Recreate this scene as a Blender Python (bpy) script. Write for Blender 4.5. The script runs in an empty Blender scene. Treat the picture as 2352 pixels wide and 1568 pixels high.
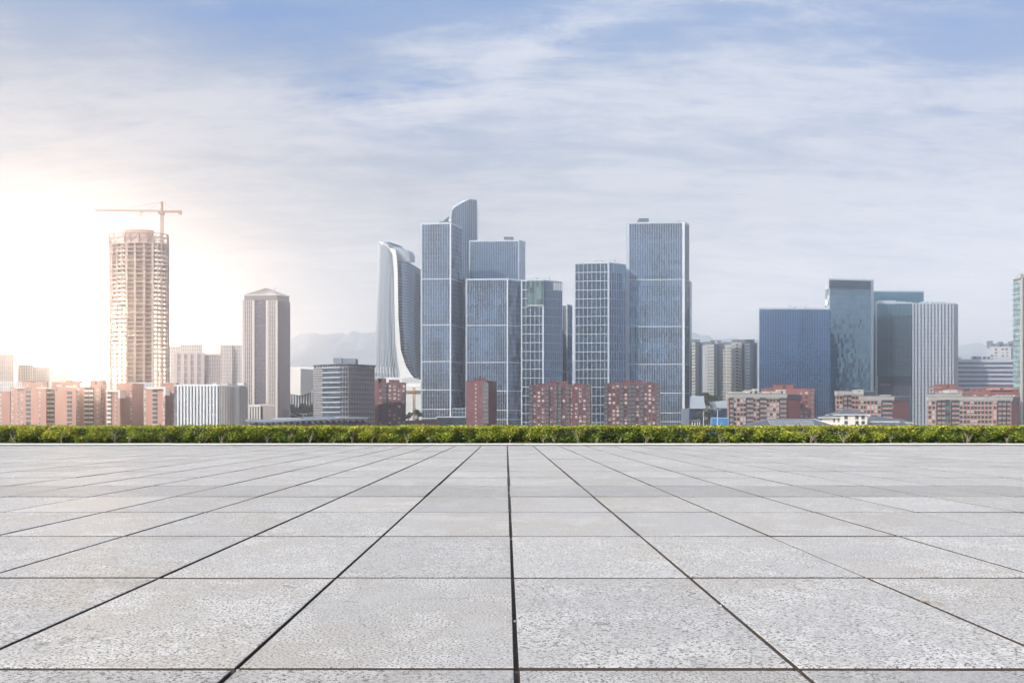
import bpy, math, random
import numpy as np
from math import radians as R, sin, cos, pi, sqrt, atan2
random.seed(7)
rng = np.random.default_rng(7)
S = bpy.context.scene
COL = S.collection

# ------------------------------------------------------------------ camera
FP = 1700.0          # focal length in photo pixels (photo taken as 2352 wide)
CX, HY, EYE = 1163.0, 972.0, 0.80
cam_d = bpy.data.cameras.new('camera'); cam = bpy.data.objects.new('camera', cam_d); COL.objects.link(cam)
cam.location = (0, 0, EYE); cam.rotation_euler = (R(90), 0, 0)
cam_d.sensor_width = 36.0; cam_d.lens = FP/2352*36
cam_d.shift_x = (1176-CX)/2352; cam_d.shift_y = (HY-784)/2352
cam_d.clip_start = 0.05; cam_d.clip_end = 20000
S.camera = cam
def P(px, Y): return ((px-CX)/FP*Y, Y)
def Z(py, Y): return EYE+(HY-py)*Y/FP

# ------------------------------------------------------------------ node helper
class V:
    """a value in a node tree, with arithmetic"""
    def __init__(s, nt, sock): s.nt, s.s = nt, sock
    def op(s, o, *a, clamp=False):
        n = s.nt.nodes.new('ShaderNodeMath'); n.operation = o; n.use_clamp = clamp
        for i, x in enumerate((s,)+a):
            if isinstance(x, V): s.nt.links.new(x.s, n.inputs[i])
            else: n.inputs[i].default_value = x
        return V(s.nt, n.outputs[0])
    def __add__(s, o): return s.op('ADD', o)
    def __radd__(s, o): return s.op('ADD', o)
    def __sub__(s, o): return s.op('SUBTRACT', o)
    def __mul__(s, o): return s.op('MULTIPLY', o)
    def __rmul__(s, o): return s.op('MULTIPLY', o)
    def __truediv__(s, o): return s.op('DIVIDE', o)
    def clamp(s): return s.op('ADD', 0.0, clamp=True)
    def pw(s, p): return s.op('POWER', p)
    def exp(s): return s.op('EXPONENT')
def const(nt, x):
    n = nt.nodes.new('ShaderNodeValue'); n.outputs[0].default_value = x; return V(nt, n.outputs[0])
def link(nt, a, b): nt.links.new(a.s if isinstance(a, V) else a, b)
def mixc(nt, f, a, b):
    n = nt.nodes.new('ShaderNodeMix'); n.data_type = 'RGBA'; n.clamp_factor = True
    for x, i in ((f, 0), (a, 6), (b, 7)):
        if isinstance(x, V) or hasattr(x, 'links'): link(nt, x, n.inputs[i])
        elif i == 0: n.inputs[0].default_value = x
        else: n.inputs[i].default_value = (*x, 1) if len(x) == 3 else x
    return n.outputs[2]
def ramp(nt, f, stops):
    n = nt.nodes.new('ShaderNodeValToRGB'); link(nt, f, n.inputs[0]); e = n.color_ramp.elements
    while len(e) < len(stops): e.new(0.5)
    for k, (p, c) in enumerate(stops): e[k].position = p; e[k].color = (*c, 1)
    return n.outputs[0]
def noise(nt, vec, scale, detail=4, rough=0.55, dist=0.0):
    n = nt.nodes.new('ShaderNodeTexNoise'); n.inputs['Scale'].default_value = scale
    n.inputs['Detail'].default_value = detail; n.inputs['Roughness'].default_value = rough; n.inputs['Distortion'].default_value = dist
    link(nt, vec, n.inputs['Vector']); return V(nt, n.outputs[0])
def mapping(nt, vec, loc=(0,0,0), rot=(0,0,0), sc=(1,1,1)):
    n = nt.nodes.new('ShaderNodeMapping'); link(nt, vec, n.inputs[0])
    n.inputs[1].default_value = loc; n.inputs[2].default_value = rot; n.inputs[3].default_value = sc
    return n.outputs[0]
def smooth(v, a, b):
    n = v.nt.nodes.new('ShaderNodeMapRange'); n.interpolation_type = 'SMOOTHSTEP'
    link(v.nt, v, n.inputs[0]); n.inputs[1].default_value = a; n.inputs[2].default_value = b
    return V(v.nt, n.outputs[0])
def lin(r, g, b):
    f = lambda c: (c/255/12.92) if c/255 <= .04045 else ((c/255+.055)/1.055)**2.4
    return (f(r), f(g), f(b))

# ------------------------------------------------------------------ sun + sky
SUN_EL = R(30); SUN_AZ = atan2(-0.72, -0.69)         # azimuth from +Y towards +X
sun_vec = (sin(SUN_AZ)*cos(SUN_EL), cos(SUN_AZ)*cos(SUN_EL), sin(SUN_EL))
sl = bpy.data.lights.new('sun', 'SUN'); so = bpy.data.objects.new('sun', sl); COL.objects.link(so)
sl.energy = 5.0; sl.angle = R(0.5); sl.color = (1.0, 0.94, 0.86)
from mathutils import Vector, Matrix
so.rotation_euler = Vector(sun_vec).to_track_quat('Z', 'Y').to_euler()
S.view_settings.view_transform = 'Standard'; S.view_settings.look = 'None'; S.view_settings.gamma = 1.0
S.view_settings.exposure = 0.36; S.view_settings.use_curve_mapping = False
S.cycles.volume_bounces = 2; S.cycles.max_bounces = 8; S.cycles.use_denoising = True

W = bpy.data.worlds.new('World'); S.world = W; W.use_nodes = True
nt = W.node_tree; nt.nodes.clear()
out = nt.nodes.new('ShaderNodeOutputWorld'); bg = nt.nodes.new('ShaderNodeBackground'); nt.links.new(bg.outputs[0], out.inputs[0])
tc = nt.nodes.new('ShaderNodeTexCoord'); sep = nt.nodes.new('ShaderNodeSeparateXYZ')
nrm = nt.nodes.new('ShaderNodeVectorMath'); nrm.operation = 'NORMALIZE'; nt.links.new(tc.outputs['Generated'], nrm.inputs[0])
nt.links.new(nrm.outputs[0], sep.inputs[0])
vx, vy, vz = (V(nt, sep.outputs[i]) for i in range(3))
az = vx.op('ARCTAN2', vy); el = vz.op('ARCSINE')
sky = nt.nodes.new('ShaderNodeTexSky'); sky.sky_type = 'NISHITA'; sky.sun_disc = False
sky.sun_elevation = SUN_EL; sky.sun_rotation = SUN_AZ; sky.air_density = 1.2; sky.dust_density = 2.0
skys = nt.nodes.new('ShaderNodeVectorMath'); skys.operation = 'SCALE'; nt.links.new(sky.outputs[0], skys.inputs[0]); skys.inputs['Scale'].default_value = 0.10
# clear air: the Nishita sky, pulled towards a milky daylight gradient by thin high cloud
def azel(px, py):
    x = (px-CX)/FP; z = (HY-py)/FP; return math.atan2(x, 1), math.asin(z/sqrt(1+x*x+z*z))
def blob(px, py, sx, sy, tilt=0.0):
    a, e = azel(px, py); sx /= FP; sy /= FP
    da = az-a; de = el-e-da*math.tan(R(tilt))
    return ((da*da)*(-1/(sx*sx))+(de*de)*(-1/(sy*sy))).exp()
grad = ramp(nt, (el*(1/1.2)).clamp(), [(0.0, lin(216,213,210)), (0.10, lin(210,209,209)), (0.22, lin(196,200,207)),
      (0.34, lin(172,186,206)), (0.43, lin(142,168,206)), (0.60, lin(136,156,188)), (1.0, lin(134,148,172))])
blue_side = (smooth(az, 0.1, 0.8)*smooth(el, 0.05, 0.5)).clamp()
grad = mixc(nt, blue_side*0.65, grad, lin(136,158,206))
base = mixc(nt, 0.12, grad, skys.outputs[0])
# cloud sheet, laid out on a plane overhead so streaks converge to the horizon
zz = vz.op('MAXIMUM', 0.0)+0.16
cmb = nt.nodes.new('ShaderNodeCombineXYZ'); link(nt, vx/zz, cmb.inputs[0]); link(nt, vy/zz, cmb.inputs[1]); link(nt, el*1.5, cmb.inputs[2])
cv = mapping(nt, cmb.outputs[0], loc=(3.1, 1.7, 0), rot=(0, 0, R(-14)), sc=(0.8, 2.4, 1))
n1 = noise(nt, cv, 1.1, 9, 0.62, 0.6); n2 = noise(nt, mapping(nt, cmb.outputs[0], rot=(0, 0, R(-9)), sc=(1.3, 5.0, 1)), 2.1, 12, 0.70, .8)
n3 = noise(nt, mapping(nt, cmb.outputs[0], sc=(1, 2, 1)), 5.5, 10, 0.68, 0.4)
mixn = n1*0.40+n2*0.34+n3*0.26
clear = (blob(420, 20, 330, 55, 4)*0.8+blob(760, 130, 330, 95, -14)*1.15+blob(1100, 10, 330, 60)*0.8
        +blob(1560, 60, 260, 45)*0.5+blob(2250, 30, 260, 120)*0.75+blob(60, 20, 90, 60)*0.45+blob(860, 200, 190, 26, 3)*0.7+blob(1350, 130, 200, 40)*.15)
white = (blob(560, 290, 560, 55, 9)*0.8+blob(1250, 90, 300, 60, 18)*0.8+blob(950, 240, 300, 30, 5)*0.6+blob(1080, 365, 150, 12, 2)*0.5
        +blob(500, 10, 60, 8, 2)*.6+blob(2060, 255, 60, 7, 2)*0.5+blob(1500, 300, 600, 120, 6)*0.35)
cover = smooth(mixn+white*0.10-clear*0.12, 0.40, 0.60)
cloudc = mixc(nt, smooth(el, 0.0, 0.5), lin(224,222,222), lin(216,219,228))
c1 = mixc(nt, cover*0.82, base, cloudc)
c2 = mixc(nt, (clear*smooth(mixn, 0.62, 0.40)*0.72).clamp(), c1, lin(106,148,205))
c3 = mixc(nt, (white*smooth(mixn, 0.40, 0.60)*0.6).clamp(), c2, lin(232,231,234))
low = nt.nodes.new('ShaderNodeVectorMath'); low.operation = 'SCALE'; nt.links.new(c3, low.inputs[0])
link(nt, smooth(el, 0.32, 0.0)*0.78+0.93, low.inputs['Scale']); c3 = low.outputs[0]
# sun seen through the mist, low on the left
ga, ge = azel(188, 792)
gd = (sin(ga)*cos(ge), cos(ga)*cos(ge), sin(ge))
dot = vx*gd[0]+vy*gd[1]+vz*gd[2]
ang = dot.op('MINIMUM', 0.999999).op('ARCCOSINE')
GLOW_CORE = 112.0
a2 = ang*(1/0.048); a4 = a2*a2*a2*a2
core = ((a4*a2*a2)*-1.0).exp()*GLOW_CORE
halo = ((ang*ang)*(-1/(0.13**2))).exp()*0.30
glow = nt.nodes.new('ShaderNodeCombineXYZ')
link(nt, core*1.0+halo*1.0, glow.inputs[0]); link(nt, core*0.70+halo*0.80, glow.inputs[1]); link(nt, core*0.42+halo*0.62, glow.inputs[2])
addv = nt.nodes.new('ShaderNodeVectorMath'); addv.operation = 'ADD'; dim = nt.nodes.new('ShaderNodeVectorMath'); dim.operation = 'SCALE'; nt.links.new(c3, dim.inputs[0])
link(nt, ((ang*ang)*(-1/(0.42**2))).exp()*-0.22+1.0, dim.inputs['Scale'])
nt.links.new(dim.outputs[0], addv.inputs[0]); nt.links.new(glow.outputs[0], addv.inputs[1])
nt.links.new(addv.outputs[0], bg.inputs[0]); bg.inputs[1].default_value = 1.0
W.cycles.sampling_method = 'MANUAL'; W.cycles.sample_map_resolution = 2048

# ------------------------------------------------------------------ materials
M = {}
def mat(name, col, rough=0.7, metal=0.0, tone=0.25, dirt=0.12, dscale=0.15, col2=None, stretch=(1, 1, 0.25), spec=0.5, bump=0.0, bscale=30):
    m = bpy.data.materials.new(name); m.use_nodes = True; nt = m.node_tree; b = nt.nodes['Principled BSDF']
    at = nt.nodes.new('ShaderNodeAttribute'); at.attribute_name = 'tone'
    t = V(nt, at.outputs['Fac'])
    tcn = nt.nodes.new('ShaderNodeTexCoord')
    nz = noise(nt, mapping(nt, tcn.outputs['Object'], sc=stretch), dscale, 6, 0.6)
    base = mixc(nt, t, tuple(c*(1-tone) for c in col), tuple(min(1, c*(1+tone)) for c in (col2 or col)))
    dk = nt.nodes.new('ShaderNodeVectorMath'); dk.operation = 'SCALE'; nt.links.new(base, dk.inputs[0])
    link(nt, (nz-0.5)*(dirt*4)+1.0, dk.inputs['Scale'])
    nt.links.new(dk.outputs[0], b.inputs['Base Color'])
    b.inputs['Roughness'].default_value = rough; b.inputs['Metallic'].default_value = metal
    b.inputs['Specular IOR Level'].default_value = spec
    if name.startswith('glass'):      # every pane sits at its own slight angle
        wn = nt.nodes.new('ShaderNodeTexWhiteNoise'); wn.noise_dimensions = '1D'; link(nt, t*913.0, wn.inputs['W'])
        ge = nt.nodes.new('ShaderNodeNewGeometry'); sb = nt.nodes.new('ShaderNodeVectorMath'); sb.operation = 'SUBTRACT'; nt.links.new(wn.outputs['Color'], sb.inputs[0]); sb.inputs[1].default_value = (.5, .5, .5)
        s2 = nt.nodes.new('ShaderNodeVectorMath'); s2.operation = 'SCALE'; nt.links.new(sb.outputs[0], s2.inputs[0]); s2.inputs['Scale'].default_value = .045
        a3 = nt.nodes.new('ShaderNodeVectorMath'); a3.operation = 'ADD'; nt.links.new(s2.outputs[0], a3.inputs[0]); nt.links.new(ge.outputs['Normal'], a3.inputs[1])
        n3_ = nt.nodes.new('ShaderNodeVectorMath'); n3_.operation = 'NORMALIZE'; nt.links.new(a3.outputs[0], n3_.inputs[0]); nt.links.new(n3_.outputs[0], b.inputs['Normal'])
    if bump:
        bn = nt.nodes.new('ShaderNodeBump'); bn.inputs['Strength'].default_value = bump
        link(nt, noise(nt, tcn.outputs['Object'], bscale, 4), bn.inputs['Height']); nt.links.new(bn.outputs[0], b.inputs['Normal'])
    M[name] = m; return m
mat('glass_steel', (.070,.125,.21), .10, .85, .75, .10, .02)
mat('glass_pale', (.28,.35,.42), .14, .80, .40, .12, .02)
mat('glass_dark', (.045,.075,.115), .10, .55, .5, .1, .03)
mat('glass_navy', (.050,.09,.17), .12, .60, .6, .2, .03)
mat('fin_blue', (.16,.23,.36), .45, .2, .2, .06, .1)
mat('glass_blue', (.045,.11,.215), .10, .80, .50, .25, .04)
mat('glass_teal', (.035,.145,.21), .10, .80, .60, .2, .03)
mat('glass_sky', (.15,.25,.32), .06, .88, .40, .1, .03)
mat('mosaic', (.10,.13,.19), .25, .55, .75, .05, .05)
mat('fin_silver', (.44,.50,.57), .45, .25, .15, .06, .1)
mat('fin_grey', (.22,.26,.32), .45, .25, .15, .06, .1)
mat('fin_white', (.62,.65,.68), .5, 0, .08, .05, .1)
mat('white_panel', (.78,.78,.77), .45, 0, .06, .05, .05)
mat('dark_metal', (.06,.07,.09), .5, .3, .3, .1, .2)
mat('roof_grey', (.30,.31,.32), .85, 0, .2, .15, .1)
mat('stone_mauve', (.40,.34,.34), .75, 0, .10, .08, .1)
mat('stone_pale', (.62,.57,.54), .7, 0, .08, .06, .1)
mat('stone_grey', (.30,.30,.32), .75, 0, .12, .08, .1)
mat('brick_red', (.145,.058,.062), .85, 0, .12, .14, .25, bump=.1)
mat('brick_pink', (.42,.215,.17), .85, 0, .12, .14, .2)
mat('brick_salmon', (.47,.225,.185), .85, 0, .10, .10, .2)
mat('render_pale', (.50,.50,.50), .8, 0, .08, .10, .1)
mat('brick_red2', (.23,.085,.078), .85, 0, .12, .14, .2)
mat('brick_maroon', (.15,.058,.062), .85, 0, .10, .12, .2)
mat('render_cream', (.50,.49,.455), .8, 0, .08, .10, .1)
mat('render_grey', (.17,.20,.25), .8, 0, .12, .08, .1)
mat('cornice_grey', (.42,.40,.37), .8, 0, .10, .10, .2)
mat('concrete', (.54,.42,.37), .85, 0, .10, .12, .2)
mat('concrete_core', (.38,.26,.21), .85, 0, .12, .16, .2)
mat('crane_paint', (.42,.22,.14), .5, .1, .1, .1, .3)
mat('crane_grey', (.55,.58,.62), .5, .1, .1, .1, .3)
mat('win_glass', (.05,.07,.085), .08, .35, .8, .1, .3)
mat('win_green', (.10,.155,.16), .12, .4, .7, .15, .3)
mat('win_frame', (.62,.62,.60), .5, 0, .1, .05, .3)
mat('blind', (.50,.47,.46), .7, 0, .15, .05, .3)
mat('roof_slate', (.085,.10,.135), .6, 0, .15, .15, .8)
mat('roof_red', (.24,.085,.075), .8, 0, .15, .15, .5)
mat('band_mauve', (.36,.35,.36), .6, 0, .1, .1, .1)
mat('villa_white', (.76,.73,.66), .7, 0, .05, .08, .5)
mat('solar_cell', (.09,.12,.18), .4, .0, .25, .05, .5)
mat('glass_mint', (.36,.50,.50), .2, .3, .35, .05, .1)
mat('trim_mauve', (.20,.19,.20), .7, 0, .15, .1, .1)
mat('blue_sheet', (.05,.20,.46), .5, 0, .15, .1, .3)
mat('arena_skin', (.66,.64,.60), .5, .1, .05, .05, .05)
mat('mountain', (.30,.34,.38), 1, 0, .2, .3, .002, stretch=(1,1,1))
mat('kerb_stone', (.66,.66,.65), .6, 0, .08, .10, 1.5, stretch=(1,1,1), bump=.15, bscale=60)
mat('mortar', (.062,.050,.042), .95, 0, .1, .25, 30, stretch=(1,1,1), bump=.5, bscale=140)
mat('soil', (.115,.075,.045), .95, 0, .2, .5, 8, col2=(.15,.14,.05), stretch=(1,1,1), bump=.8, bscale=30)
mat('bark', (.34,.29,.23), .9, 0, .2, .3, 9, stretch=(1,1,1))
mat('city_ground', (.16,.17,.15), .95, 0, .2, .4, .02, stretch=(1,1,1))
mat('car_paint', (.6,.6,.6), .3, 0, .3, .0, .1)

def leaf_mat(name, stops, trans=.35):
    m = bpy.data.materials.new(name); m.use_nodes = True; nt = m.node_tree; b = nt.nodes['Principled BSDF']
    at = nt.nodes.new('ShaderNodeAttribute'); at.attribute_name = 'tone'
    c = ramp(nt, V(nt, at.outputs['Fac']), stops); nt.links.new(c, b.inputs['Base Color']); b.inputs['Roughness'].default_value = .38
    tr = nt.nodes.new('ShaderNodeBsdfTranslucent'); mx = nt.nodes.new('ShaderNodeMixShader'); mx.inputs[0].default_value = trans
    nt.links.new(c, tr.inputs[0]); o = nt.nodes['Material Output']
    nt.links.new(b.outputs[0], mx.inputs[1]); nt.links.new(tr.outputs[0], mx.inputs[2]); nt.links.new(mx.outputs[0], o.inputs[0])
    M[name] = m
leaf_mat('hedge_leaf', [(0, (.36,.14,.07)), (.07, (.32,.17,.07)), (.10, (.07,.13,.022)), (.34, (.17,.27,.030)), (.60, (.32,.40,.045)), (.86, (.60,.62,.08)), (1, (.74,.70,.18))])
leaf_mat('tree_leaf', [(0, (.03,.055,.02)), (.6, (.07,.10,.03)), (1, (.12,.14,.05))])
leaf_mat('grass_blade', [(0, (.10,.12,.03)), (.6, (.22,.22,.05)), (1, (.34,.28,.12))], .3)

# granite paving
def paving_mat():
    m = bpy.data.materials.new('granite'); m.use_nodes = True; nt = m.node_tree; b = nt.nodes['Principled BSDF']; M['granite'] = m
    at = nt.nodes.new('ShaderNodeAttribute'); at.attribute_name = 'tone'; t = V(nt, at.outputs['Fac'])
    tcn = nt.nodes.new('ShaderNodeTexCoord'); o = tcn.outputs['Object']
    # each slab has its own piece of stone
    off = nt.nodes.new('ShaderNodeCombineXYZ'); link(nt, t*37.0, off.inputs[2])
    av = nt.nodes.new('ShaderNodeVectorMath'); nt.links.new(o, av.inputs[0]); nt.links.new(off.outputs[0], av.inputs[1]); o2 = av.outputs[0]
    sp = noise(nt, mapping(nt, o2, sc=(.7, .8, 1)), 135, 3, 0.7)
    sp2 = noise(nt, mapping(nt, o2, sc=(.8, 1.0, 1)), 300, 2, 0.6)
    big = noise(nt, o2, 2.2, 5, 0.6); mid = noise(nt, o2, 9, 5, 0.65)
    warm = noise(nt, o2, 1.1, 3, 0.5)
    specks = smooth(sp, 0.50, 0.38)*smooth(big+mid*.6, .40, .95)
    fine = smooth(sp2, .52, .34)
    lite = smooth(sp, .56, .66)
    c = mixc(nt, smooth(warm, .42, .62), (.545,.53,.51), (.535,.50,.445))
    c = mixc(nt, smooth(big*.6+mid*.4, .46, .60)*.75, c, (.75,.73,.70))
    c = mixc(nt, lite*.45, c, (.86,.84,.81))
    c = mixc(nt, fine*.55, c, (.20,.20,.20))
    c = mixc(nt, (specks*1.0).clamp(), c, (.045,.045,.045))
    # sparse stains and hairline cracks
    st = smooth(noise(nt, o, .7, 4, .6), .56, .72)
    c = mixc(nt, st*.30, c, (.27,.25,.225))
    dn = nt.nodes.new('ShaderNodeTexVoronoi'); dn.feature = 'DISTANCE_TO_EDGE'; dn.inputs['Scale'].default_value = .8
    wv = nt.nodes.new('ShaderNodeVectorMath'); wv.operation = 'ADD'; nt.links.new(o2, wv.inputs[0])
    nn = nt.nodes.new('ShaderNodeTexNoise'); nn.inputs['Scale'].default_value = 5; nt.links.new(o2, nn.inputs['Vector'])
    ns = nt.nodes.new('ShaderNodeVectorMath'); ns.operation = 'SCALE'; ns.inputs['Scale'].default_value = .25; nt.links.new(nn.outputs['Color'], ns.inputs[0])
    nt.links.new(ns.outputs[0], wv.inputs[1]); nt.links.new(wv.outputs[0], dn.inputs['Vector'])
    cr = smooth(V(nt, dn.outputs['Distance']), .004, .0015)*smooth(t, .78, .8)*smooth(mid, .45, .55)
    c = mixc(nt, cr*.5, c, (.10,.09,.08))
    sc = nt.nodes.new('ShaderNodeVectorMath'); sc.operation = 'SCALE'; nt.links.new(c, sc.inputs[0])
    a2 = nt.nodes.new('ShaderNodeAttribute'); a2.attribute_name = 'shade'
    link(nt, V(nt, a2.outputs['Fac']), sc.inputs['Scale'])
    nt.links.new(sc.outputs[0], b.inputs['Base Color'])
    link(nt, mid*.2+.50, b.inputs['Roughness']); b.inputs['Specular IOR Level'].default_value = .4
    bn = nt.nodes.new('ShaderNodeBump'); bn.inputs['Strength'].default_value = .35; bn.inputs['Distance'].default_value = .002
    link(nt, sp+mid*.6, bn.inputs['Height']); nt.links.new(bn.outputs[0], b.inputs['Normal'])
paving_mat()

# ------------------------------------------------------------------ mesh builder
class MB:
    def __init__(s): s.v = []; s.f = []; s.m = []; s.t = []; s.mats = []
    def mi(s, m):
        if m not in s.mats: s.mats.append(m)
        return s.mats.index(m)
    def face(s, pts, m, tone=.5):
        i = len(s.v); s.v += [tuple(p) for p in pts]; s.f.append(tuple(range(i, i+len(pts)))); s.m.append(s.mi(m)); s.t.append(tone)
    def hexa(s, b4, t4, m, tone=.5):
        i = len(s.v); s.v += [tuple(p) for p in b4]+[tuple(p) for p in t4]
        for q in ((3,2,1,0), (4,5,6,7), (0,1,5,4), (1,2,6,5), (2,3,7,6), (3,0,4,7)):
            s.f.append(tuple(i+k for k in q)); s.m.append(s.mi(m)); s.t.append(tone)
    def box(s, x0, x1, y0, y1, z0, z1, m, tone=.5):
        s.hexa([(x0,y0,z0),(x1,y0,z0),(x1,y1,z0),(x0,y1,z0)], [(x0,y0,z1),(x1,y0,z1),(x1,y1,z1),(x0,y1,z1)], m, tone)
    def prism(s, poly, z0, z1, m, mtop=None, tone=.5, inset=None):
        top = inset or poly; n = len(poly)
        for k in range(n):
            a, b = poly[k], poly[(k+1) % n]; c, d = top[(k+1) % n], top[k]
            s.face([(*a, z0), (*b, z0), (*c, z1), (*d, z1)], m, tone)
        s.face([(*p, z1) for p in top], mtop or m, tone); s.face([(*p, z0) for p in reversed(poly)], mtop or m, tone)
    def tube(s, pts, r, m, n=6, tone=.5):
        pts = [Vector(p) for p in pts]; rr = r if hasattr(r, '__len__') else [r]*len(pts); rings = []
        for k, p in enumerate(pts):
            d = (pts[min(k+1, len(pts)-1)]-pts[max(k-1, 0)]).normalized()
            a = d.orthogonal().normalized() if abs(d.z) < .99 else Vector((1, 0, 0)); a = (a-d*a.dot(d)).normalized(); b = d.cross(a)
            i = len(s.v); s.v += [tuple(p+(a*cos(2*pi*j/n)+b*sin(2*pi*j/n))*rr[k]) for j in range(n)]; rings.append(i)
        for k in range(len(rings)-1):
            for j in range(n):
                a, b = rings[k], rings[k+1]; s.f.append((a+j, a+(j+1) % n, b+(j+1) % n, b+j)); s.m.append(s.mi(m)); s.t.append(tone)
        for i in (rings[0], rings[-1]): s.f.append(tuple(range(i, i+n))); s.m.append(s.mi(m)); s.t.append(tone)
    def build(s, name, parent=None, smooth_=False, loc=None):
        me = bpy.data.meshes.new(name); o = bpy.data.objects.new(name, me); COL.objects.link(o)
        off = Vector((0,0,0))
        if parent is not None:
            off = parent.matrix_world_loc if hasattr(parent, 'matrix_world_loc') else Vector(WL.get(parent.name, (0,0,0))); o.parent = parent
        if loc is not None: o.location = Vector(loc)-off; WL[o.name] = tuple(loc); sub = Vector(loc)
        else: WL[o.name] = tuple(off); sub = off
        me.from_pydata([(v[0]-sub.x, v[1]-sub.y, v[2]-sub.z) for v in s.v], [], s.f)
        for m in s.mats: me.materials.append(M[m])
        me.polygons.foreach_set('material_index', s.m)
        at = me.attributes.new('tone', 'FLOAT', 'FACE'); at.data.foreach_set('value', s.t)
        if smooth_: me.polygons.foreach_set('use_smooth', [True]*len(s.f))
        me.update(); return o
WL = {}
def tag(o, label=None, cat=None, group=None, kind=None):
    for k, v in (('label', label), ('category', cat), ('group', group), ('kind', kind)):
        if v: o[k] = v
    return o
def thing(name, label, cat, loc, group=None):
    o = bpy.data.objects.new(name, None); COL.objects.link(o); o.location = loc; o.empty_display_size = 1
    WL[o.name] = tuple(loc); return tag(o, label, cat, group)
def r01(): return random.random()

class Wall:
    """a vertical wall line from A to B; u runs along it, w outward"""
    def __init__(s, A, B):
        s.A = Vector(A); d = Vector(B)-s.A; s.L = d.length; s.u = d/s.L; s.n = Vector((s.u.y, -s.u.x))
        s.rot = atan2(s.u.y, s.u.x)
    def p(s, u, w, z): q = s.A+s.u*u+s.n*w; return (q.x, q.y, z)
    def box(s, mb, u0, u1, w0, w1, z0, z1, m, tone=.5):
        mb.hexa([s.p(u0,w1,z0), s.p(u1,w1,z0), s.p(u1,w0,z0), s.p(u0,w0,z0)], [s.p(u0,w1,z1), s.p(u1,w1,z1), s.p(u1,w0,z1), s.p(u0,w0,z1)], m, tone)
    def panes(s, mb, u0, u1, z0, z1, nu, nz, m, w=0.0, tone=lambda i, j: random.random()):
        for i in range(nu):
            for j in range(nz):
                a, b = u0+(u1-u0)*i/nu, u0+(u1-u0)*(i+1)/nu; c, d = z0+(z1-z0)*j/nz, z0+(z1-z0)*(j+1)/nz
                mb.face([s.p(a,w,c), s.p(b,w,c), s.p(b,w,d), s.p(a,w,d)], m, tone(i, j))

GZ = -7.0
def foot(pl, Yl, pc, Yc, pr, Yr, D=28, inl=3, inr=3):
    """footprint from the picture columns of its visible edges: left, corner, right, then pushed back D metres"""
    P0, P1, P2 = P(pl, Yl), P(pc, Yc), P(pr, Yr)
    yb = max(Yl, Yr, Yc)+D
    return [P0, P1, P2, P(pr-inr, yb), P(pl+inl, yb)]
def inset_poly(poly, k):
    cx = sum(p[0] for p in poly)/len(poly); cy = sum(p[1] for p in poly)/len(poly)
    return [(cx+(p[0]-cx)*k, cy+(p[1]-cy)*k) for p in poly]
def cen(poly, z=GZ): return (sum(p[0] for p in poly)/len(poly), sum(p[1] for p in poly)/len(poly), z)

# ------------------------------------------------------------------ setting
def simple(name, mb, kind='structure', sm=False):
    o = mb.build(name, smooth_=sm); o['kind'] = kind; return o
# paving slabs: real slabs 2 cm apart over a dark mortar bed
SW = 1.146*EYE; SX0 = 24/563*EYE; SD = FP*EYE*1.045e-3; SY0 = FP*EYE*1.776e-3; YK = FP*EYE/51.0
def paving():
    vs, fs, tn, sh = [], [], [], []
    j0 = 0.0105; ch = 0.0022
    k0, k1 = -9, int((YK-SY0)/SD)+1
    for k in range(k0, k1):
        ya, yb = SY0+k*SD, min(SY0+(k+1)*SD, YK)
        if yb-ya < .1: continue
        j0 = .0095 if k < 2 else (.0125 if k < 5 else .018); jr = .016 if k < 1 else (.022 if k < 3 else (.027 if k < 6 else .034))
        row = 1.0+rng.normal(0, .012)
        if k == 4: row = .84
        if k == -1: row = .82
        for i in range(-40, 41):
            xa, xb = SX0+i*SW, SX0+(i+1)*SW
            e = rng.normal(0, .0018, 4).clip(-.004, .004); z = rng.normal(0, .0008)
            x0, x1, y0, y1 = xa+j0+e[0], xb-j0+e[1], ya+jr+e[2], yb-jr+e[3]
            dz = rng.normal(0, .0006, 4)
            b = len(vs)
            vs += [(x0,y0,-.05), (x1,y0,-.05), (x1,y1,-.05), (x0,y1,-.05),
                   (x0,y0,-ch+z+dz[0]), (x1,y0,-ch+z+dz[1]), (x1,y1,-ch+z+dz[2]), (x0,y1,-ch+z+dz[3]),
                   (x0+ch,y0+ch,z+dz[0]), (x1-ch,y0+ch,z+dz[1]), (x1-ch,y1-ch,z+dz[2]), (x0+ch,y1-ch,z+dz[3])]
            for q in ((0,1,5,4), (1,2,6,5), (2,3,7,6), (3,0,4,7), (4,5,9,8), (5,6,10,9), (6,7,11,10), (7,4,8,11), (8,9,10,11)):
                fs.append(tuple(b+t for t in q))
            t = rng.random(); s_ = row*(1+rng.normal(0, .042)); tn += [t]*9; sh += [s_]*9
    me = bpy.data.meshes.new('pavement'); me.from_pydata(vs, [], fs); me.materials.append(M['granite']); me.materials.append(M['mortar'])
    me.polygons.foreach_set('material_index', [1, 1, 1, 1, 0, 0, 0, 0, 0]*(len(fs)//9))
    for nme, d in (('tone', tn), ('shade', sh)):
        me.attributes.new(nme, 'FLOAT', 'FACE').data.foreach_set('value', d)
    o = bpy.data.objects.new('pavement', me); COL.objects.link(o); o['kind'] = 'structure'
paving()
mb = MB(); mb.face([(-45,-12,-.014), (45,-12,-.014), (45,YK,-.014), (-45,YK,-.014)], 'mortar'); simple('paving_bed', mb)
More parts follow.
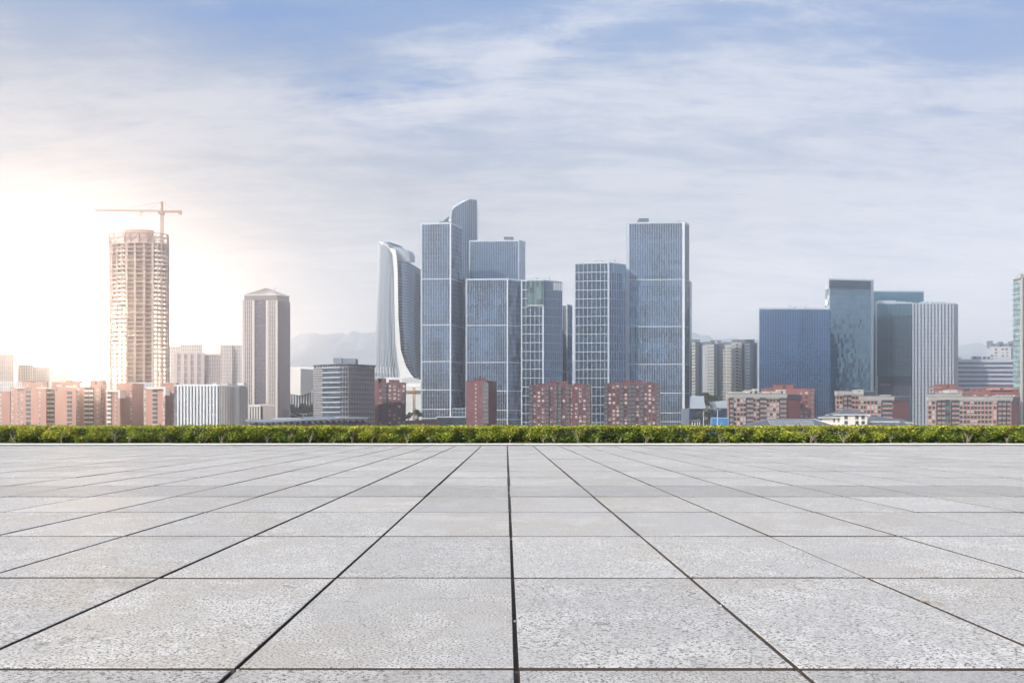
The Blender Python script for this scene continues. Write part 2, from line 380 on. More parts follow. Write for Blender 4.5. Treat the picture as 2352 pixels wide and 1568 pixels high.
# grit and crumbs lying in the joints
mb = MB()
for k in range(900):
    if r01() < .6: x = SX0+random.randint(-8, 8)*SW+random.gauss(0, .005); y = 1.2+r01()**1.6*12
    else: x = random.uniform(-6, 6); y = SY0+random.randint(0, 6)*SD+random.gauss(0, .005)
    r = random.uniform(.0015, .004); z = -.013+r*.5
    mb.box(x-r, x+r*1.2, y-r, y+r, z-r, z+r, 'kerb_stone' if r01() < .4 else 'soil', r01())
simple('gravel', mb, 'stuff')
# kerb: stones with a rounded nose
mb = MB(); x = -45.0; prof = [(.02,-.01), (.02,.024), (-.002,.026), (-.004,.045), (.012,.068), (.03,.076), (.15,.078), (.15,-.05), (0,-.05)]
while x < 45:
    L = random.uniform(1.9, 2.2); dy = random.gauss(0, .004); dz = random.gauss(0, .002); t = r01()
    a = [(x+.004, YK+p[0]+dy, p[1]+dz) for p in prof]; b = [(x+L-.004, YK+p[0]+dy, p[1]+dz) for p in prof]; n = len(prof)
    for k in range(n): mb.face([a[k], a[(k+1) % n], b[(k+1) % n], b[k]][::-1], 'mortar' if k < 2 else 'kerb_stone', t)  # recessed foot takes the dark mortar colour as a painted undercut shadow
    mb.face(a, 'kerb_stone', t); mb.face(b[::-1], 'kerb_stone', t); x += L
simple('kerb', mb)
# planting strip, uneven soil
mb = MB(); xs = np.arange(-46, 46.1, .25); ys = np.linspace(YK+.15, YK+3.2, 14)
hz = lambda x, y: .035+.02*sin(x*3.1+y*5)*cos(x*1.3-y*2)+.012*sin(x*11+y*9)
for i in range(len(xs)-1):
    for j in range(len(ys)-1):
        q = [(xs[i],ys[j]), (xs[i+1],ys[j]), (xs[i+1],ys[j+1]), (xs[i],ys[j+1])]
        mb.face([(a, b, hz(a, b)) for a, b in q], 'soil', r01())
simple('soil', mb, sm=True)
# terrain sheet: runs under the terrace, drops behind the hedge, reaches the horizon
mb = MB(); prof = [(-600,-7), (-60,-6), (-20,-.3), (-13,-.12), (YK+3.2,-.10), (YK+6,-1.2), (YK+40,-5.5), (YK+70,GZ), (600,GZ), (1500,GZ), (2500,GZ), (3250,GZ)]
xs = [-3300,-2300,-1200,-600,-300,-100,0,100,300,600,1200,2300,3300]
for j in range(len(prof)-1):
    for i in range(len(xs)-1):
        (y0, z0), (y1, z1) = prof[j], prof[j+1]
        mb.face([(xs[i],y0,z0), (xs[i+1],y0,z0), (xs[i+1],y1,z1), (xs[i],y1,z1)], 'city_ground', .5)
simple('ground', mb)
# far ridges
def ridge(name, pts, Y, depth):
    mb = MB(); n = 140; x0, x1 = pts[0][0], pts[-1][0]; rows = []
    for j in range(9):
        row = []
        for i in range(n+1):
            px = x0+(x1-x0)*i/n
            py = np.interp(px, [p[0] for p in pts], [p[1] for p in pts])
            py += 1.6*sin(px*.09)+1.0*sin(px*.23+1)+.6*sin(px*.6)
            t = j/8; hh = sin(t*pi/2)**.8
            x, _ = P(px, Y); zt = Z(py, Y)
            row.append((x+(t-.5)*30*sin(i*.7), Y-depth*(1-t), GZ-4+(zt-GZ+4)*hh*(1-.05*abs(sin(i*.5+j)))))
        rows.append(row)
    for j in range(8):
        for i in range(n): mb.face([rows[j][i], rows[j][i+1], rows[j+1][i+1], rows[j+1][i]], 'mountain', r01())
    # back slope
    for i in range(n): a, b = rows[8][i], rows[8][i+1]; mb.face([a, b, (b[0], b[1]+depth, GZ-4), (a[0], a[1]+depth, GZ-4)], 'mountain', r01())
    o = mb.build(name, smooth_=True); o['kind'] = 'structure'
ridge('hills', [(300,905), (420,880), (560,850), (640,800), (690,772), (735,760), (800,765), (865,757), (960,740), (1060,780), (1200,800), (1330,830), (1480,790), (1580,762), (1640,778), (1700,775), (1760,790), (1900,820), (2040,850), (2150,810), (2205,787), (2240,788), (2275,800), (2400,830), (2700,880)], 3000, 600)
# ------------------------------------------------------------------ city
def shell(mb, q, z0, z1, m):
    """rear and hidden walls of a footprint (corner list of foot())"""
    n = len(q)
    for k in range(2, n):
        a, b = q[k], q[(k+1) % n]; mb.face([(*a, z0), (*b, z0), (*b, z1), (*a, z1)], m, .4)
def roof_part(q, z, parent, m='roof_grey', par=1.2, pm='fin_silver', name='roof'):
    mb = MB(); c = q; mb.face([(*p, z-.05) for p in c], m, .5)
    for k in range(len(c)):
        w = Wall(c[k], c[(k+1) % len(c)]); w.box(mb, 0, w.L, -.35, .12, z-.4, z+par, pm, .4+.2*r01())
    return mb.build(name, parent)
def plant_room(x0, x1, y0, y1, z0, z1, parent, m='dark_metal', name='plant_room'):
    mb = MB(); mb.box(x0, x1, y0, y1, z0, z1, m, .5)
    for k in range(5):
        zz = z0+(z1-z0)*(k+.6)/5.5; mb.box(x0-.08, x1+.08, y0-.08, y0+.05, zz, zz+.12*(z1-z0)/4, 'fin_grey', .4)
    return mb.build(name, parent)
def gondola_crane(px0, px1, py, Y, parent, zroof, flip=False):
    """window-cleaning crane on a roof: post, turning head, boom, counterweight"""
    x0, x1 = P(px0, Y)[0], P(px1, Y)[0]; z = Z(py, Y); L = x1-x0; xm = x0+L*(.35 if not flip else .65)
    mb = MB(); mb.box(xm-.7, xm+.7, Y-.7, Y+.7, zroof-.1, z-.3, 'crane_grey'); mb.box(xm-1.4, xm+1.4, Y-1.2, Y+1.2, z-.9, z-.2, 'crane_grey', .3)
    mb.hexa([(x0,Y-.4,z-.45), (x1,Y-.4,z-.1), (x1,Y+.4,z-.1), (x0,Y+.4,z-.45)], [(x0,Y-.4,z+.45), (x1,Y-.4,z+.4), (x1,Y+.4,z+.4), (x0,Y+.4,z+.45)], 'crane_grey')
    cw = (x0-.8, x0+1.8) if not flip else (x1-1.8, x1+.8)
    mb.box(cw[0], cw[1], Y-1, Y+1, z-1.0, z+1.1, 'crane_grey', .7)
    tx = x1 if not flip else x0; s = 1 if not flip else -1
    mb.tube([(tx, Y, z), (tx+s*1.8, Y, z+2.2)], .22, 'crane_grey'); mb.tube([(tx, Y, z), (tx+s*.6, Y, z-2.2)], .2, 'dark_metal')
    return mb.build('gondola_crane', parent)

def fin_tower(name, label, group, fp, ytop, nfin, fpx, belts, glass='glass_steel', fin='fin_silver', side='mosaic', nside=8, sidefin=False,
              ybase=None, trim=(1.6, 1.6), fw=.28, fd=.55, belt_m='fin_white', D=28, corner_m='fin_white', side_glass_tone=None, line_m='dark_metal', tonef=None, cat='office tower'):
    q = foot(*fp, D=D); Yc = fp[3]; zt = Z(ytop, Yc); z0 = GZ if ybase is None else Z(ybase, Yc); fh = fpx*Yc/FP
    root = thing(name, label, cat, cen(q), group); nz = max(1, int(round((zt-z0)/fh))); fh = (zt-z0)/nz
    A, B = Wall(q[0], q[1]), Wall(q[1], q[2]); mb = MB()
    ph = random.random()*9
    rowo = [random.gauss(0, .10) for _ in range(200)]; colo = [random.gauss(0, .10) for _ in range(200)]
    tf = tonef or (lambda i, j: min(1, max(0, .5+rowo[j]+colo[i]+.2*sin(i*.31+ph)*sin(j*.23+ph*2)+random.gauss(0, .20)-.25*(j >= nz-2))))
    A.panes(mb, 0, A.L, z0, zt, nfin, nz, glass, tone=tf)
    chunk = {}
    def st(i, j):
        k = (i, (j+i*3) // 4); chunk.setdefault(k, random.random()); return chunk[k]
    if B.L > .5: B.panes(mb, 0, B.L, z0, zt, nside, nz*2 if side == 'mosaic' else nz, side, tone=st if side == 'mosaic' else tf)
    shell(mb, q, z0, zt, glass); mb.build('glazing', root)
    g = MB()
    for i in range(1, nfin): u = A.L*i/nfin; A.box(g, u-fw/2, u+fw/2, .02, fd, z0, zt, fin, .3+.4*r01())
    for j in range(1, nz): z = z0+fh*j; A.box(g, 0, A.L, .012, .16, z-.14, z+.14, line_m, .5)
    g.build('mullion_grid', root)
    if B.L > .5:
        g = MB()
        for j in range(1, nz): z = z0+fh*j; B.box(g, 0, B.L, .012, .10, z-.10, z+.10, line_m if side != 'mosaic' else 'fin_grey', .5)
        if sidefin:
            for i in range(1, nside): u = B.L*i/nside; B.box(g, u-fw/2, u+fw/2, .02, fd*.6, z0, zt, 'fin_grey', .4)
        g.build('side_mullion', root)
    for py in belts:
        z = Z(py, Yc); b = MB(); A.box(b, 0, A.L, .02, fd+.15, z-.30, z+.30, belt_m, .5)
        if B.L > .5: B.box(b, 0, B.L, .02, .22, z-.3, z+.3, 'fin_silver', .5)
        b.build('belt', root)
    if trim[0]: t = MB(); A.box(t, -.1, trim[0]*.7, .03, fd+.1, z0, zt+.5, 'fin_silver', .5); t.build('corner_trim', root)
    if trim[1]: t = MB(); A.box(t, A.L-trim[1]*.65, A.L+.15, .03, fd+.12, z0, zt+.5, corner_m, .5); t.build('corner_trim', root)
    roof_part(q, zt, root); return root, q, zt, A, B

def cell_tower(name, label, group, fp, ytop, ncol, fpx, nside, glass='glass_dark', beam='fin_white', mull='fin_silver', sub=2, D=28, cat='office tower'):
    q = foot(*fp, D=D); Yc = fp[3]; zt = Z(ytop, Yc); fh = fpx*Yc/FP; z0 = GZ
    root = thing(name, label, cat, cen(q), group); nz = int(round((zt-z0)/fh)); z0_ = zt-nz*fh
    A, B = Wall(q[0], q[1]), Wall(q[1], q[2]); mb = MB()
    A.panes(mb, 0, A.L, z0_, zt, ncol*2, nz*3, glass, tone=lambda i, j: min(1, max(0, .35+.3*(i % 2)+random.gauss(0, .18))))
    B.panes(mb, 0, B.L, z0_, zt, nside, nz*2, 'glass_navy', tone=lambda i, j: .3+.6*random.random()); shell(mb, q, z0_, zt, glass); mb.build('glazing', root)
    g = MB()
    for i in range(ncol+1): u = A.L*i/ncol; A.box(g, u-.2, u+.2, .02, .55, z0_, zt, mull, .5)
    g.build('mullion_grid', root); g = MB()
    for j in range(nz+1): z = z0_+fh*j; A.box(g, -.1, A.L+.1, .03, .85, z-.21, z+.21, beam, .5)
    g.build('spandrel_trim', root); g = MB()
    for i in range(nside+1): u = B.L*i/nside; B.box(g, u-.2, u+.2, .02, .35, z0_, zt, 'fin_grey', .5)
    for j in range(nz+1): z = z0_+fh*j; B.box(g, 0, B.L, .03, .4, z-.22, z+.22, 'fin_grey', .6)
    g.build('side_mullion', root)
    t = MB(); A.box(t, A.L-1.5, A.L+.2, .04, .95, z0_, zt+.4, 'fin_silver', .6); t.build('corner_trim', root)
    t = MB(); A.box(t, -.5, .7, .04, .95, z0_, zt+.4, 'fin_silver', .8); t.build('corner_trim', root)
    roof_part(q, zt, root, par=.9); return root, q, zt, A, B

# --- the central group of towers
G1 = 'towers of the central office cluster'
r, q, zt, A, B = fin_tower('office_tower', 'tallest broad finned glass tower with a dark box on its flat roof, right of centre', G1,
    (1438, 722, 1572, 720, 1583, 729), 512, 34, 11.9, [642, 749.7, 836.3, 902.6, 947.9, 968], trim=(4.2, 3.2), D=36, side='glass_dark', nside=3, tonef=None)
plant_room(*[P(x, 735)[0] for x in (1468, 1490)], 735, 748, zt-.2, Z(501.5, 735), r)
a = MB(); x, _ = P(1561, 724); a.tube([(x, 726, zt), (x, 726, zt+3.2)], .18, 'dark_metal'); a.tube([(x-1.3, 726, zt+3.4), (x, 726, zt+2), (x+1.2, 726, zt+4.2)], .15, 'dark_metal'); a.build('antenna', r)
fin_tower('office_tower', 'thin dark slice of a tower showing past the right edge of the tallest finned tower', G1,
    (1577, 752, 1585, 750, 1589, 758), 648, 3, 11.9, [757, 838], trim=(0, .8), D=20, side='glass_dark', nside=2)
r, q, zt, A, B = cell_tower('office_tower', 'tower with a white grid of tall window cells, directly left of the tallest finned tower', G1,
    (1320, 703, 1399, 700, 1437, 708), 604.5, 8, 20.3, 7)
gondola_crane(1366, 1412, 596.5, 712, r, zt)
t = MB(); x0, x1 = P(1409, 707)[0], P(1437, 707)[0]
t2 = Wall(P(1405, 701.2), P(1436.5, 707.4))
for k in range(7): u = t2.L*k/7; t2.box(t, u+.25, u+t2.L/7-.25, .42, .5, zt-(9 if k < 5 else 24), zt-1, 'glass_sky', .6+.4*r01())
t.build('roof_screen', r)
fin_tower('office_tower', 'narrow far tower with one pale vertical strip, in the gap between two grid fronted towers', G1,
    (1289, 792, 1303, 790, 1314.5, 797), 701, 4, 10.4, [765, 855], glass='glass_dark', trim=(.1, 1.2), nside=4, side='glass_steel')
r, q, zt, A, B = cell_tower('office_tower', 'dark grid tower with a glass box crown, between the mosaic sided and white gridded towers', G1,
    (1198, 690, 1249, 688, 1291, 697), 644.5, 5, 20.3, 9)
gondola_crane(1219, 1262, 637, 700, r, zt)
cr = MB(); cr.mats = []; cw = Wall(P(1211.5, 687.6), P(1248, 686.6)); z1 = Z(645.5, 687); z0 = Z(701, 687)
cw.panes(cr, 0, cw.L, z0, z1, 7, 4, 'win_green', w=.45); cw.box(cr, 0, cw.L, -.6, .4, z0, z1, 'dark_metal'); cw.box(cr, -.2, cw.L, -.5, .7, z0-.6, z0+.1, 'fin_white'); cw.box(cr, -.2, cw.L, -.5, .7, z1, z1+.5, 'fin_grey'); cr.build('glass_crown', r)
cw = Wall(P(1270, 692.3), P(1291, 696.6)); cr = MB()
for k in range(5): u = cw.L*k/5; cw.box(cr, u+.3, u+cw.L/5-.3, .5, .6, zt-8, zt-1, 'fin_white', .5)
cr.build('roof_screen', r)
r, q, zt, A, B = fin_tower('office_tower', 'finned glass tower with grey mosaic panels down its side, behind the narrow red block', G1,
    (1070, 692, 1166.5, 690, 1199.5, 696), 642, 24, 10.9, [747, 832, 897.6, 941.9, 963], trim=(1.5, 1.4), nside=9)
r, q, zt, A, B = fin_tower('office_tower', 'finned tower with pale glazed side and dark roof box, rising behind the mosaic sided tower', G1,
    (1078, 762, 1192, 760, 1206.5, 768), 553.5, 28, 12.0, [], side='glass_pale', nside=3, trim=(1.2, 1.2), corner_m='fin_silver', ybase=900,
    tonef=lambda i, j: (lambda f: max(0, min(1, f+random.gauss(0, .13))))(.62))
plant_room(P(1157.5, 770)[0], P(1179.5, 770)[0], 770, 782, zt-.2, Z(544, 770), r)
t = MB(); t.box(P(1095, 765)[0], P(1128, 765)[0], 765, 766.2, zt+1.5, zt+2.3, 'crane_grey'); 
for px in (1100, 1112, 1124): x = P(px, 765)[0]; t.box(x-.2, x+.2, 765.2, 765.8, zt-.1, zt+1.6, 'crane_grey')
t.build('gondola_rail', r)
fin_tower('office_tower', 'slim slot of white finned facade squeezed between the two left finned towers', G1,
    (1056, 742, 1069, 740, 1073, 748), 640, 5, 10.5, [753, 829.6, 887.7, 927.6], trim=(0, .3), fin='fin_white', nside=2, D=18)
r, q, zt, A, B = fin_tower('office_tower', 'slender finned tower with dark mottled side, just right of the flared white tower', G1,
    (967, 682, 1036, 680, 1062, 698), 513.6, 18, 10.5, [640.7, 746, 830, 894.9, 939.6, 960], trim=(1.3, 1.6), nside=7, D=30)
x0, x1 = P(1009, 690)[0], P(1035, 690)[0]; plant_room(x0, x1, 690, 700, zt-.1, Z(508.5, 690), r)
t = thing('podium_building', 'low dark glass podium with white roof line at the foot of the finned towers', 'podium', cen([P(1010, 672), P(1070, 672)]))
mb = MB(); w = Wall(P(1004, 672), P(1070, 668)); w.panes(mb, 0, w.L, GZ, Z(958, 670), 12, 3, 'glass_dark', w=.1); w.box(mb, 0, w.L, -9, 0, GZ, Z(958, 670), 'render_grey'); mb.build('glazing', t)
mb = MB(); w.box(mb, -.5, w.L+.5, -9, .8, Z(958.5, 670), Z(956, 670), 'fin_silver'); mb.build('roof', t)
mb = MB(); w2 = Wall(P(1040, 676), P(1069, 676)); w2.box(mb, 0, w2.L, -7, 0, Z(959, 676), Z(937, 676), 'glass_dark')
for k in range(5): w2.box(mb, w2.L*k/4-.2, w2.L*k/4+.2, .02, .3, Z(959, 676), Z(937, 676), 'fin_silver')
w2.box(mb, 0, w2.L, .02, .35, Z(939, 676), Z(937, 676), 'fin_silver'); w2.box(mb, 0, w2.L, .02, .35, Z(947, 676), Z(946, 676), 'fin_silver'); mb.build('entrance_hall', t)

# --- curved tower beyond (tall twin)
def tall_twin():
    Y = 930; top = [(1033, 600), (1033, 520), (1034, 505), (1037, 498), (1043, 490), (1055, 479), (1070, 470), (1082, 460.5), (1091, 458), (1095.5, 459.5), (1095.5, 480)]
    root = thing('curved_tower', 'tall curved blue tower with a swept white edge rising behind the left finned tower', 'tower', (P(1064, Y)[0], Y, GZ), 'sculptural twin towers')
    mb = MB(); n = 26; pts = []
    for i in range(n+1):
        px = 1034+(1095.5-1034)*i/n
        py = np.interp(px, [1034, 1036, 1041, 1050, 1059, 1077, 1086, 1095.5], [497, 484, 476, 470, 464.6, 457.5, 458.2, 460.5])
        yy = Y-10*sin(pi*i/n*.8); x = P(px, yy)[0]; pts.append((x, yy, Z(py, yy)))
    for i in range(n):
        a, b = pts[i], pts[i+1]; nz = 30
        for j in range(nz):
            za0, zb0 = GZ+(a[2]-GZ)*j/nz, GZ+(b[2]-GZ)*j/nz; za1, zb1 = GZ+(a[2]-GZ)*(j+1)/nz, GZ+(b[2]-GZ)*(j+1)/nz
            mb.face([(a[0],a[1],za0), (b[0],b[1],zb0), (b[0],b[1],zb1), (a[0],a[1],za1)], 'glass_steel', max(0, min(1, .25+.25*sin(i*2.1)+random.gauss(0, .07))))
        mb.face([a, b, (b[0], b[1]+35, b[2]), (a[0], a[1]+35, a[2])], 'fin_silver', .5)
    for e in (pts[0], pts[-1]): mb.face([(e[0],e[1],GZ), (e[0]*.995,e[1]+35,GZ), (e[0]*.995,e[1]+35,e[2]), e], 'glass_steel', .2)
    mb.build('glazing', root)
    rb = MB()
    for i in range(2, n+1, 2): a = pts[i]; rb.box(a[0]-.2, a[0]+.2, a[1]-.6, a[1]+.05, GZ, a[2], 'fin_grey', .6)
    rb.build('rib', root)
    e = MB()
    o = [(pts[0][0]-1.5, Y-1, GZ), (pts[0][0]-1.5, Y-1, pts[0][2]-4)]+[(p[0]-(.8 if k < 3 else 0), p[1]-1, p[2]+.6) for k, p in enumerate(pts)]
    for k in range(len(o)-1):
        a, b = o[k], o[k+1]; wd = 3.0*(1-.75*k/len(o))
        if k < 1: e.hexa([(a[0]-.5,a[1],a[2]), (a[0]+wd,a[1],a[2]), (a[0]+wd,a[1]+3,a[2]), (a[0]-.5,a[1]+3,a[2])], [(b[0]-.5,b[1],b[2]), (b[0]+wd,b[1],b[2]), (b[0]+wd,b[1]+3,b[2]), (b[0]-.5,b[1]+3,b[2])], 'white_panel')
        else:
            d = (Vector(b)-Vector(a)).normalized(); nn = Vector((d.z, 0, -d.x))*wd
            A4 = [a, (a[0], a[1]+3, a[2]), (a[0]+nn.x, a[1]+3, a[2]+nn.z), (a[0]+nn.x, a[1], a[2]+nn.z)]
            B4 = [b, (b[0], b[1]+3, b[2]), (b[0]+nn.x, b[1]+3, b[2]+nn.z), (b[0]+nn.x, b[1], b[2]+nn.z)]
            e.hexa(A4, B4, 'fin_silver', .8)
    e.build('edge_ribbon', root)
    w = MB(); yb = Y+14; w.face([(*P(1014, yb), Z(520, yb)), (*P(1014, yb), Z(511, yb)), (*P(1034, yb), Z(495, yb)), (*P(1034, yb), Z(520, yb))][::-1], 'glass_steel')
    w.prism([P(1014, yb), P(1034, yb), P(1034, yb+12), P(1014, yb+12)], Z(700, yb), Z(511.5, yb), 'glass_steel'); w.build('rear_wing', root)
tall_twin()

# --- sculptural tower with flared foot
def flared_tower():
    Y = 820
    root = thing('curved_tower', 'white ribbed tower flaring out at its foot, with a blue glass right half', 'tower', (P(912, Y)[0], Y, GZ), 'sculptural twin towers')
    Lp = [(552, 870.5), (659, 866.5), (768, 863), (858, 861), (885, 861), (985, 861)]
    Rp = [(572, 900), (590, 904), (622, 905.5), (731, 907.5), (785, 909), (825, 914), (850, 921), (864, 928), (873, 941), (880, 955), (985, 962)]   # ribbon left side
    Rq = [(572, 908), (590, 911), (622, 913.5), (731, 915), (804, 920.5), (840, 932), (869, 950), (872, 964), (985, 964)]
    iL = lambda y: np.interp(y, [a for a, b in Lp], [b for a, b in Lp])
    iR = lambda y: np.interp(y, [572, 622, 731, 797, 841, 858, 985], [900, 904.6, 907.8, 909.5, 914, 917, 917])
    def topy(px): return np.interp(px, [870.5, 885, 893, 900, 906], [552, 562, 567, 575, 590])
    # ribbed white half: curved surface between left edge and ribbon
    n, mz = 16, 40; surf = lambda u, v: None
    def pt(u, v):
        y = 985-(985-556)*v
        for _ in range(3): px = iL(y)+(iR(y)-iL(y))*u; y = 985-(985-topy(min(906, 870.5+(904-870.5)*u)))*v
        yy = Y+10-14*sin(pi*(.15+.6*u)); return (*P(px, yy), Z(y, yy))
    mb = MB()
    for i in range(n):
        for j in range(mz):
            m = 'glass_pale'
            mb.face([pt(i/n, j/mz), pt((i+1)/n, j/mz), pt((i+1)/n, (j+1)/mz), pt(i/n, (j+1)/mz)], m, max(0, min(1, .45+.2*(i % 2)+random.gauss(0, .1))))
    a = [pt(0, j/mz) for j in range(mz+1)]
    for j in range(mz): mb.face([(a[j][0]+8, a[j][1]+32, a[j][2]), a[j], a[j+1], (a[j+1][0]+8, a[j+1][1]+32, a[j+1][2])], 'glass_steel', .3)
    mb.build('ribbed_wall', root, smooth_=True)
    rb = MB()
    f = lambda u, v: (lambda p: (p[0], p[1]-.7, p[2]))(pt(u, v))
    for k in range(17):
        u0 = .02+.96*(k/16)**1.35; top = 1.0
        # ribs bunch up high on the wall and fan into crossing curves low down
        uu = lambda v, u0=u0: u0 if u0 < .45 or True else u0
        rb.tube([f(u0, v) for v in np.linspace(.30, top, 10)], .38 if k < 5 else .26, 'fin_white', n=4)
    for k in range(9):
        u0 = k/8
        for s in (-1, 1):
            pts = []
            for v in np.linspace(.34, .06, 12):
                t = (.34-v)/.28; u = u0+s*(t**1.7)*.42
                if -.01 <= u <= 1.01: pts.append(f(min(1, max(0, u)), v))
            if len(pts) > 2: rb.tube(pts, .36, 'fin_white', n=4)
    rb.build('rib_lattice', root)
    # ribbon
    e = MB(); ys = np.linspace(985, 572, 44); prev = None
    for y in ys:
        xl = np.interp(y, [a for a, b in Rp], [b for a, b in Rp]) if y < 864 else np.interp(y, [858, 985], [918, 920])
        xl = min(xl, iR(y)+3 if y > 800 else xl); xr = np.interp(y, [a for a, b in Rq], [b for a, b in Rq]); yy = Y-6
        c = [(*P(xl-.8, yy), Z(y, yy)), (*P(xr, yy), Z(y, yy)), (*P(xr, yy+9), Z(y, yy)), (*P(xl, yy+9), Z(y, yy))]
        if prev: e.hexa(prev, c, 'white_panel')
        prev = c
    # ribbon folds back over the top to the left apex
    tp = [(870.0, 551.5, 560), (880, 552, 563.5), (893, 557, 572), (905, 562, 589), (913, 567, 585)]
    for k in range(3):
        (xa, a0, a1), (xb, b0, b1) = tp[k], tp[k+1]; yy = Y-3
        e.hexa([(*P(xa, yy), Z(a1-2.2, yy)), (*P(xa, yy+6), Z(a1-2.2, yy)), (*P(xa, yy+6), Z(a1-6, yy)), (*P(xa, yy), Z(a1-6, yy))][::-1],
               [(*P(xb, yy), Z(b1-0, yy)), (*P(xb, yy+6), Z(b1-0, yy)), (*P(xb, yy+6), Z(b1-7, yy)), (*P(xb, yy), Z(b1-7, yy))][::-1], 'white_panel')
    e.build('ribbon', root)
    # cap: white rounded crown dropping to the blue half, with a dark roof recess
    c = MB(); yy = Y-5; out_ = [(903, 565), (925, 570), (937, 577), (941, 586), (941, 600), (908, 600)]
    fr = [(*P(x, yy+k*1.5), Z(y, yy+k*1.5)) for k, (x, y) in enumerate(out_)]; bk = [(p[0]*1.0+3, p[1]+22, p[2]+3.5) for p in fr]
    c.face(fr[::-1], 'fin_silver', .7)
    for k in range(len(fr)): j = (k+1) % len(fr); c.face([fr[k], fr[j], bk[j], bk[k]], 'fin_silver', .8)
    c.build('crown', root)
    c = MB(); yb = Y+6
    top = [(*P(x, yb), Z(y, yb)) for x, y in ((871, 552), (893, 553), (918, 560), (937, 574), (941, 590), (905, 590), (903, 567), (884, 559))]
    c.face(top, 'fin_silver', .7); c.face([(p[0], p[1]+20, p[2]+2) for p in top][::-1], 'fin_silver', .6)
    for k in range(len(top)): j = (k+1) % len(top); a, b = top[k], top[j]; c.face([a, (a[0],a[1]+20,a[2]+2), (b[0],b[1]+20,b[2]+2), b], 'fin_silver', .6)
    dk = [(*P(x, yb-.6), Z(y, yb-.6)) for x, y in ((882, 555.5), (897, 556.5), (917, 563.5), (926, 568), (909, 569), (902, 565))]
    c.face(dk[::-1], 'glass_dark', .6); c.build('roof_hood', root)
    # blue glass half with storey lines
    b = MB(); n = 14; g = MB()
    def bp(i, y):
        u = i/n; xl = np.interp(y, [a for a, _ in Rq], [q for _, q in Rq])-2; xr = 966; px = xl+(xr-xl)*u
        yy = Y+2-3.5*sin(pi*min(1, u*.75+.1)); return (px, yy)
    tops = lambda u: np.interp(u, [0, .48, .53, .75, 1], [599, 602, 603, 610, 619])
    nz = 56
    for i in range(n):
        for j in range(nz):
            pts = []
            for (ii, jj) in ((i, j), (i+1, j), (i+1, j+1), (i, j+1)):
                t = tops(ii/n); y = 985+(t-985)*jj/nz; px, yy = bp(ii, y); pts.append((*P(px, yy), Z(y, yy)))
            b.face(pts, 'glass_steel', max(0, min(1, .15+.18*((i//3) % 2)+random.gauss(0, .08)-.1*(i > 9))))
            if i < n: g.hexa([(pts[0][0], pts[0][1]-.3, pts[0][2]-.12), (pts[1][0], pts[1][1]-.3, pts[1][2]-.12), pts[1], pts[0]],
                   [(pts[0][0], pts[0][1]-.3, pts[0][2]+.12), (pts[1][0], pts[1][1]-.3, pts[1][2]+.12), (pts[1][0], pts[1][1], pts[1][2]+.3), (pts[0][0], pts[0][1], pts[0][2]+.3)], 'fin_grey', .8)
    rt = [(*P(bp(i, tops(i/n))[0], bp(i, tops(i/n))[1]), Z(tops(i/n), bp(i, tops(i/n))[1])) for i in range(n+1)]
    b.face(rt+[(rt[-1][0]-1, Y+34, rt[-1][2]-2), (rt[0][0], Y+34, rt[0][2]-1)], 'roof_grey'); b.face([(rt[-1][0],rt[-1][1],GZ), (rt[-1][0]-2,Y+34,GZ), (rt[-1][0]-1,Y+34,rt[-1][2]-2), rt[-1]], 'glass_dark')
    b.build('glazing', root, smooth_=False); g.build('storey_trim', root)
    f_ = MB(); yy = Y-8
    ft = [(*P(x, yy), Z(y, yy)) for x, y in ((860, 866), (921, 866), (932, 858), (950, 868), (966, 872), (966, 888), (930, 888), (900, 884), (860, 878))]
    f_.face(ft[::-1], 'white_panel'); bk = [(p[0], p[1]+30, p[2]) for p in ft]
    for k in range(len(ft)): j = (k+1) % len(ft); f_.face([ft[k], ft[j], bk[j], bk[k]], 'white_panel')
    for i in range(12):
        for j in range(4):
            x, y = 924+i*3.4+(j % 2)*1.7, 868+j*3.4+max(0, 4-i)*.6
            px, pz = P(x, yy)[0], Z(y, yy); f_.box(px-.5, px+.5, yy-.12, yy-.02, pz-.5, pz+.5, 'fin_grey', .3)
    f_.build('perforated_foot', root)
    t = thing('podium_building', 'white curved podium hall beneath the flared tower, right of the red block', 'podium', (P(945, 800)[0], 800, GZ))
    mb = MB()
    mb.prism([P(926, 790), P(972, 790), P(972, 830), P(926, 830)], GZ, Z(905, 790), 'white_panel', inset=[P(922, 786), P(974, 786), P(974, 832), P(922, 832)]); mb.build('hall_wall', t)
    mb = MB(); mb.prism([P(920, 784), P(976, 784), P(976, 834), P(920, 834)], Z(896.5, 784), Z(889, 784), 'white_panel'); mb.build('roof', t)
    mb = MB(); w = Wall(P(927, 789.5), P(968, 789.5)); w.panes(mb, 0, w.L, Z(925, 789), Z(911, 789), 12, 2, 'glass_steel', w=.1); mb.build('glazing', t)
flared_tower()
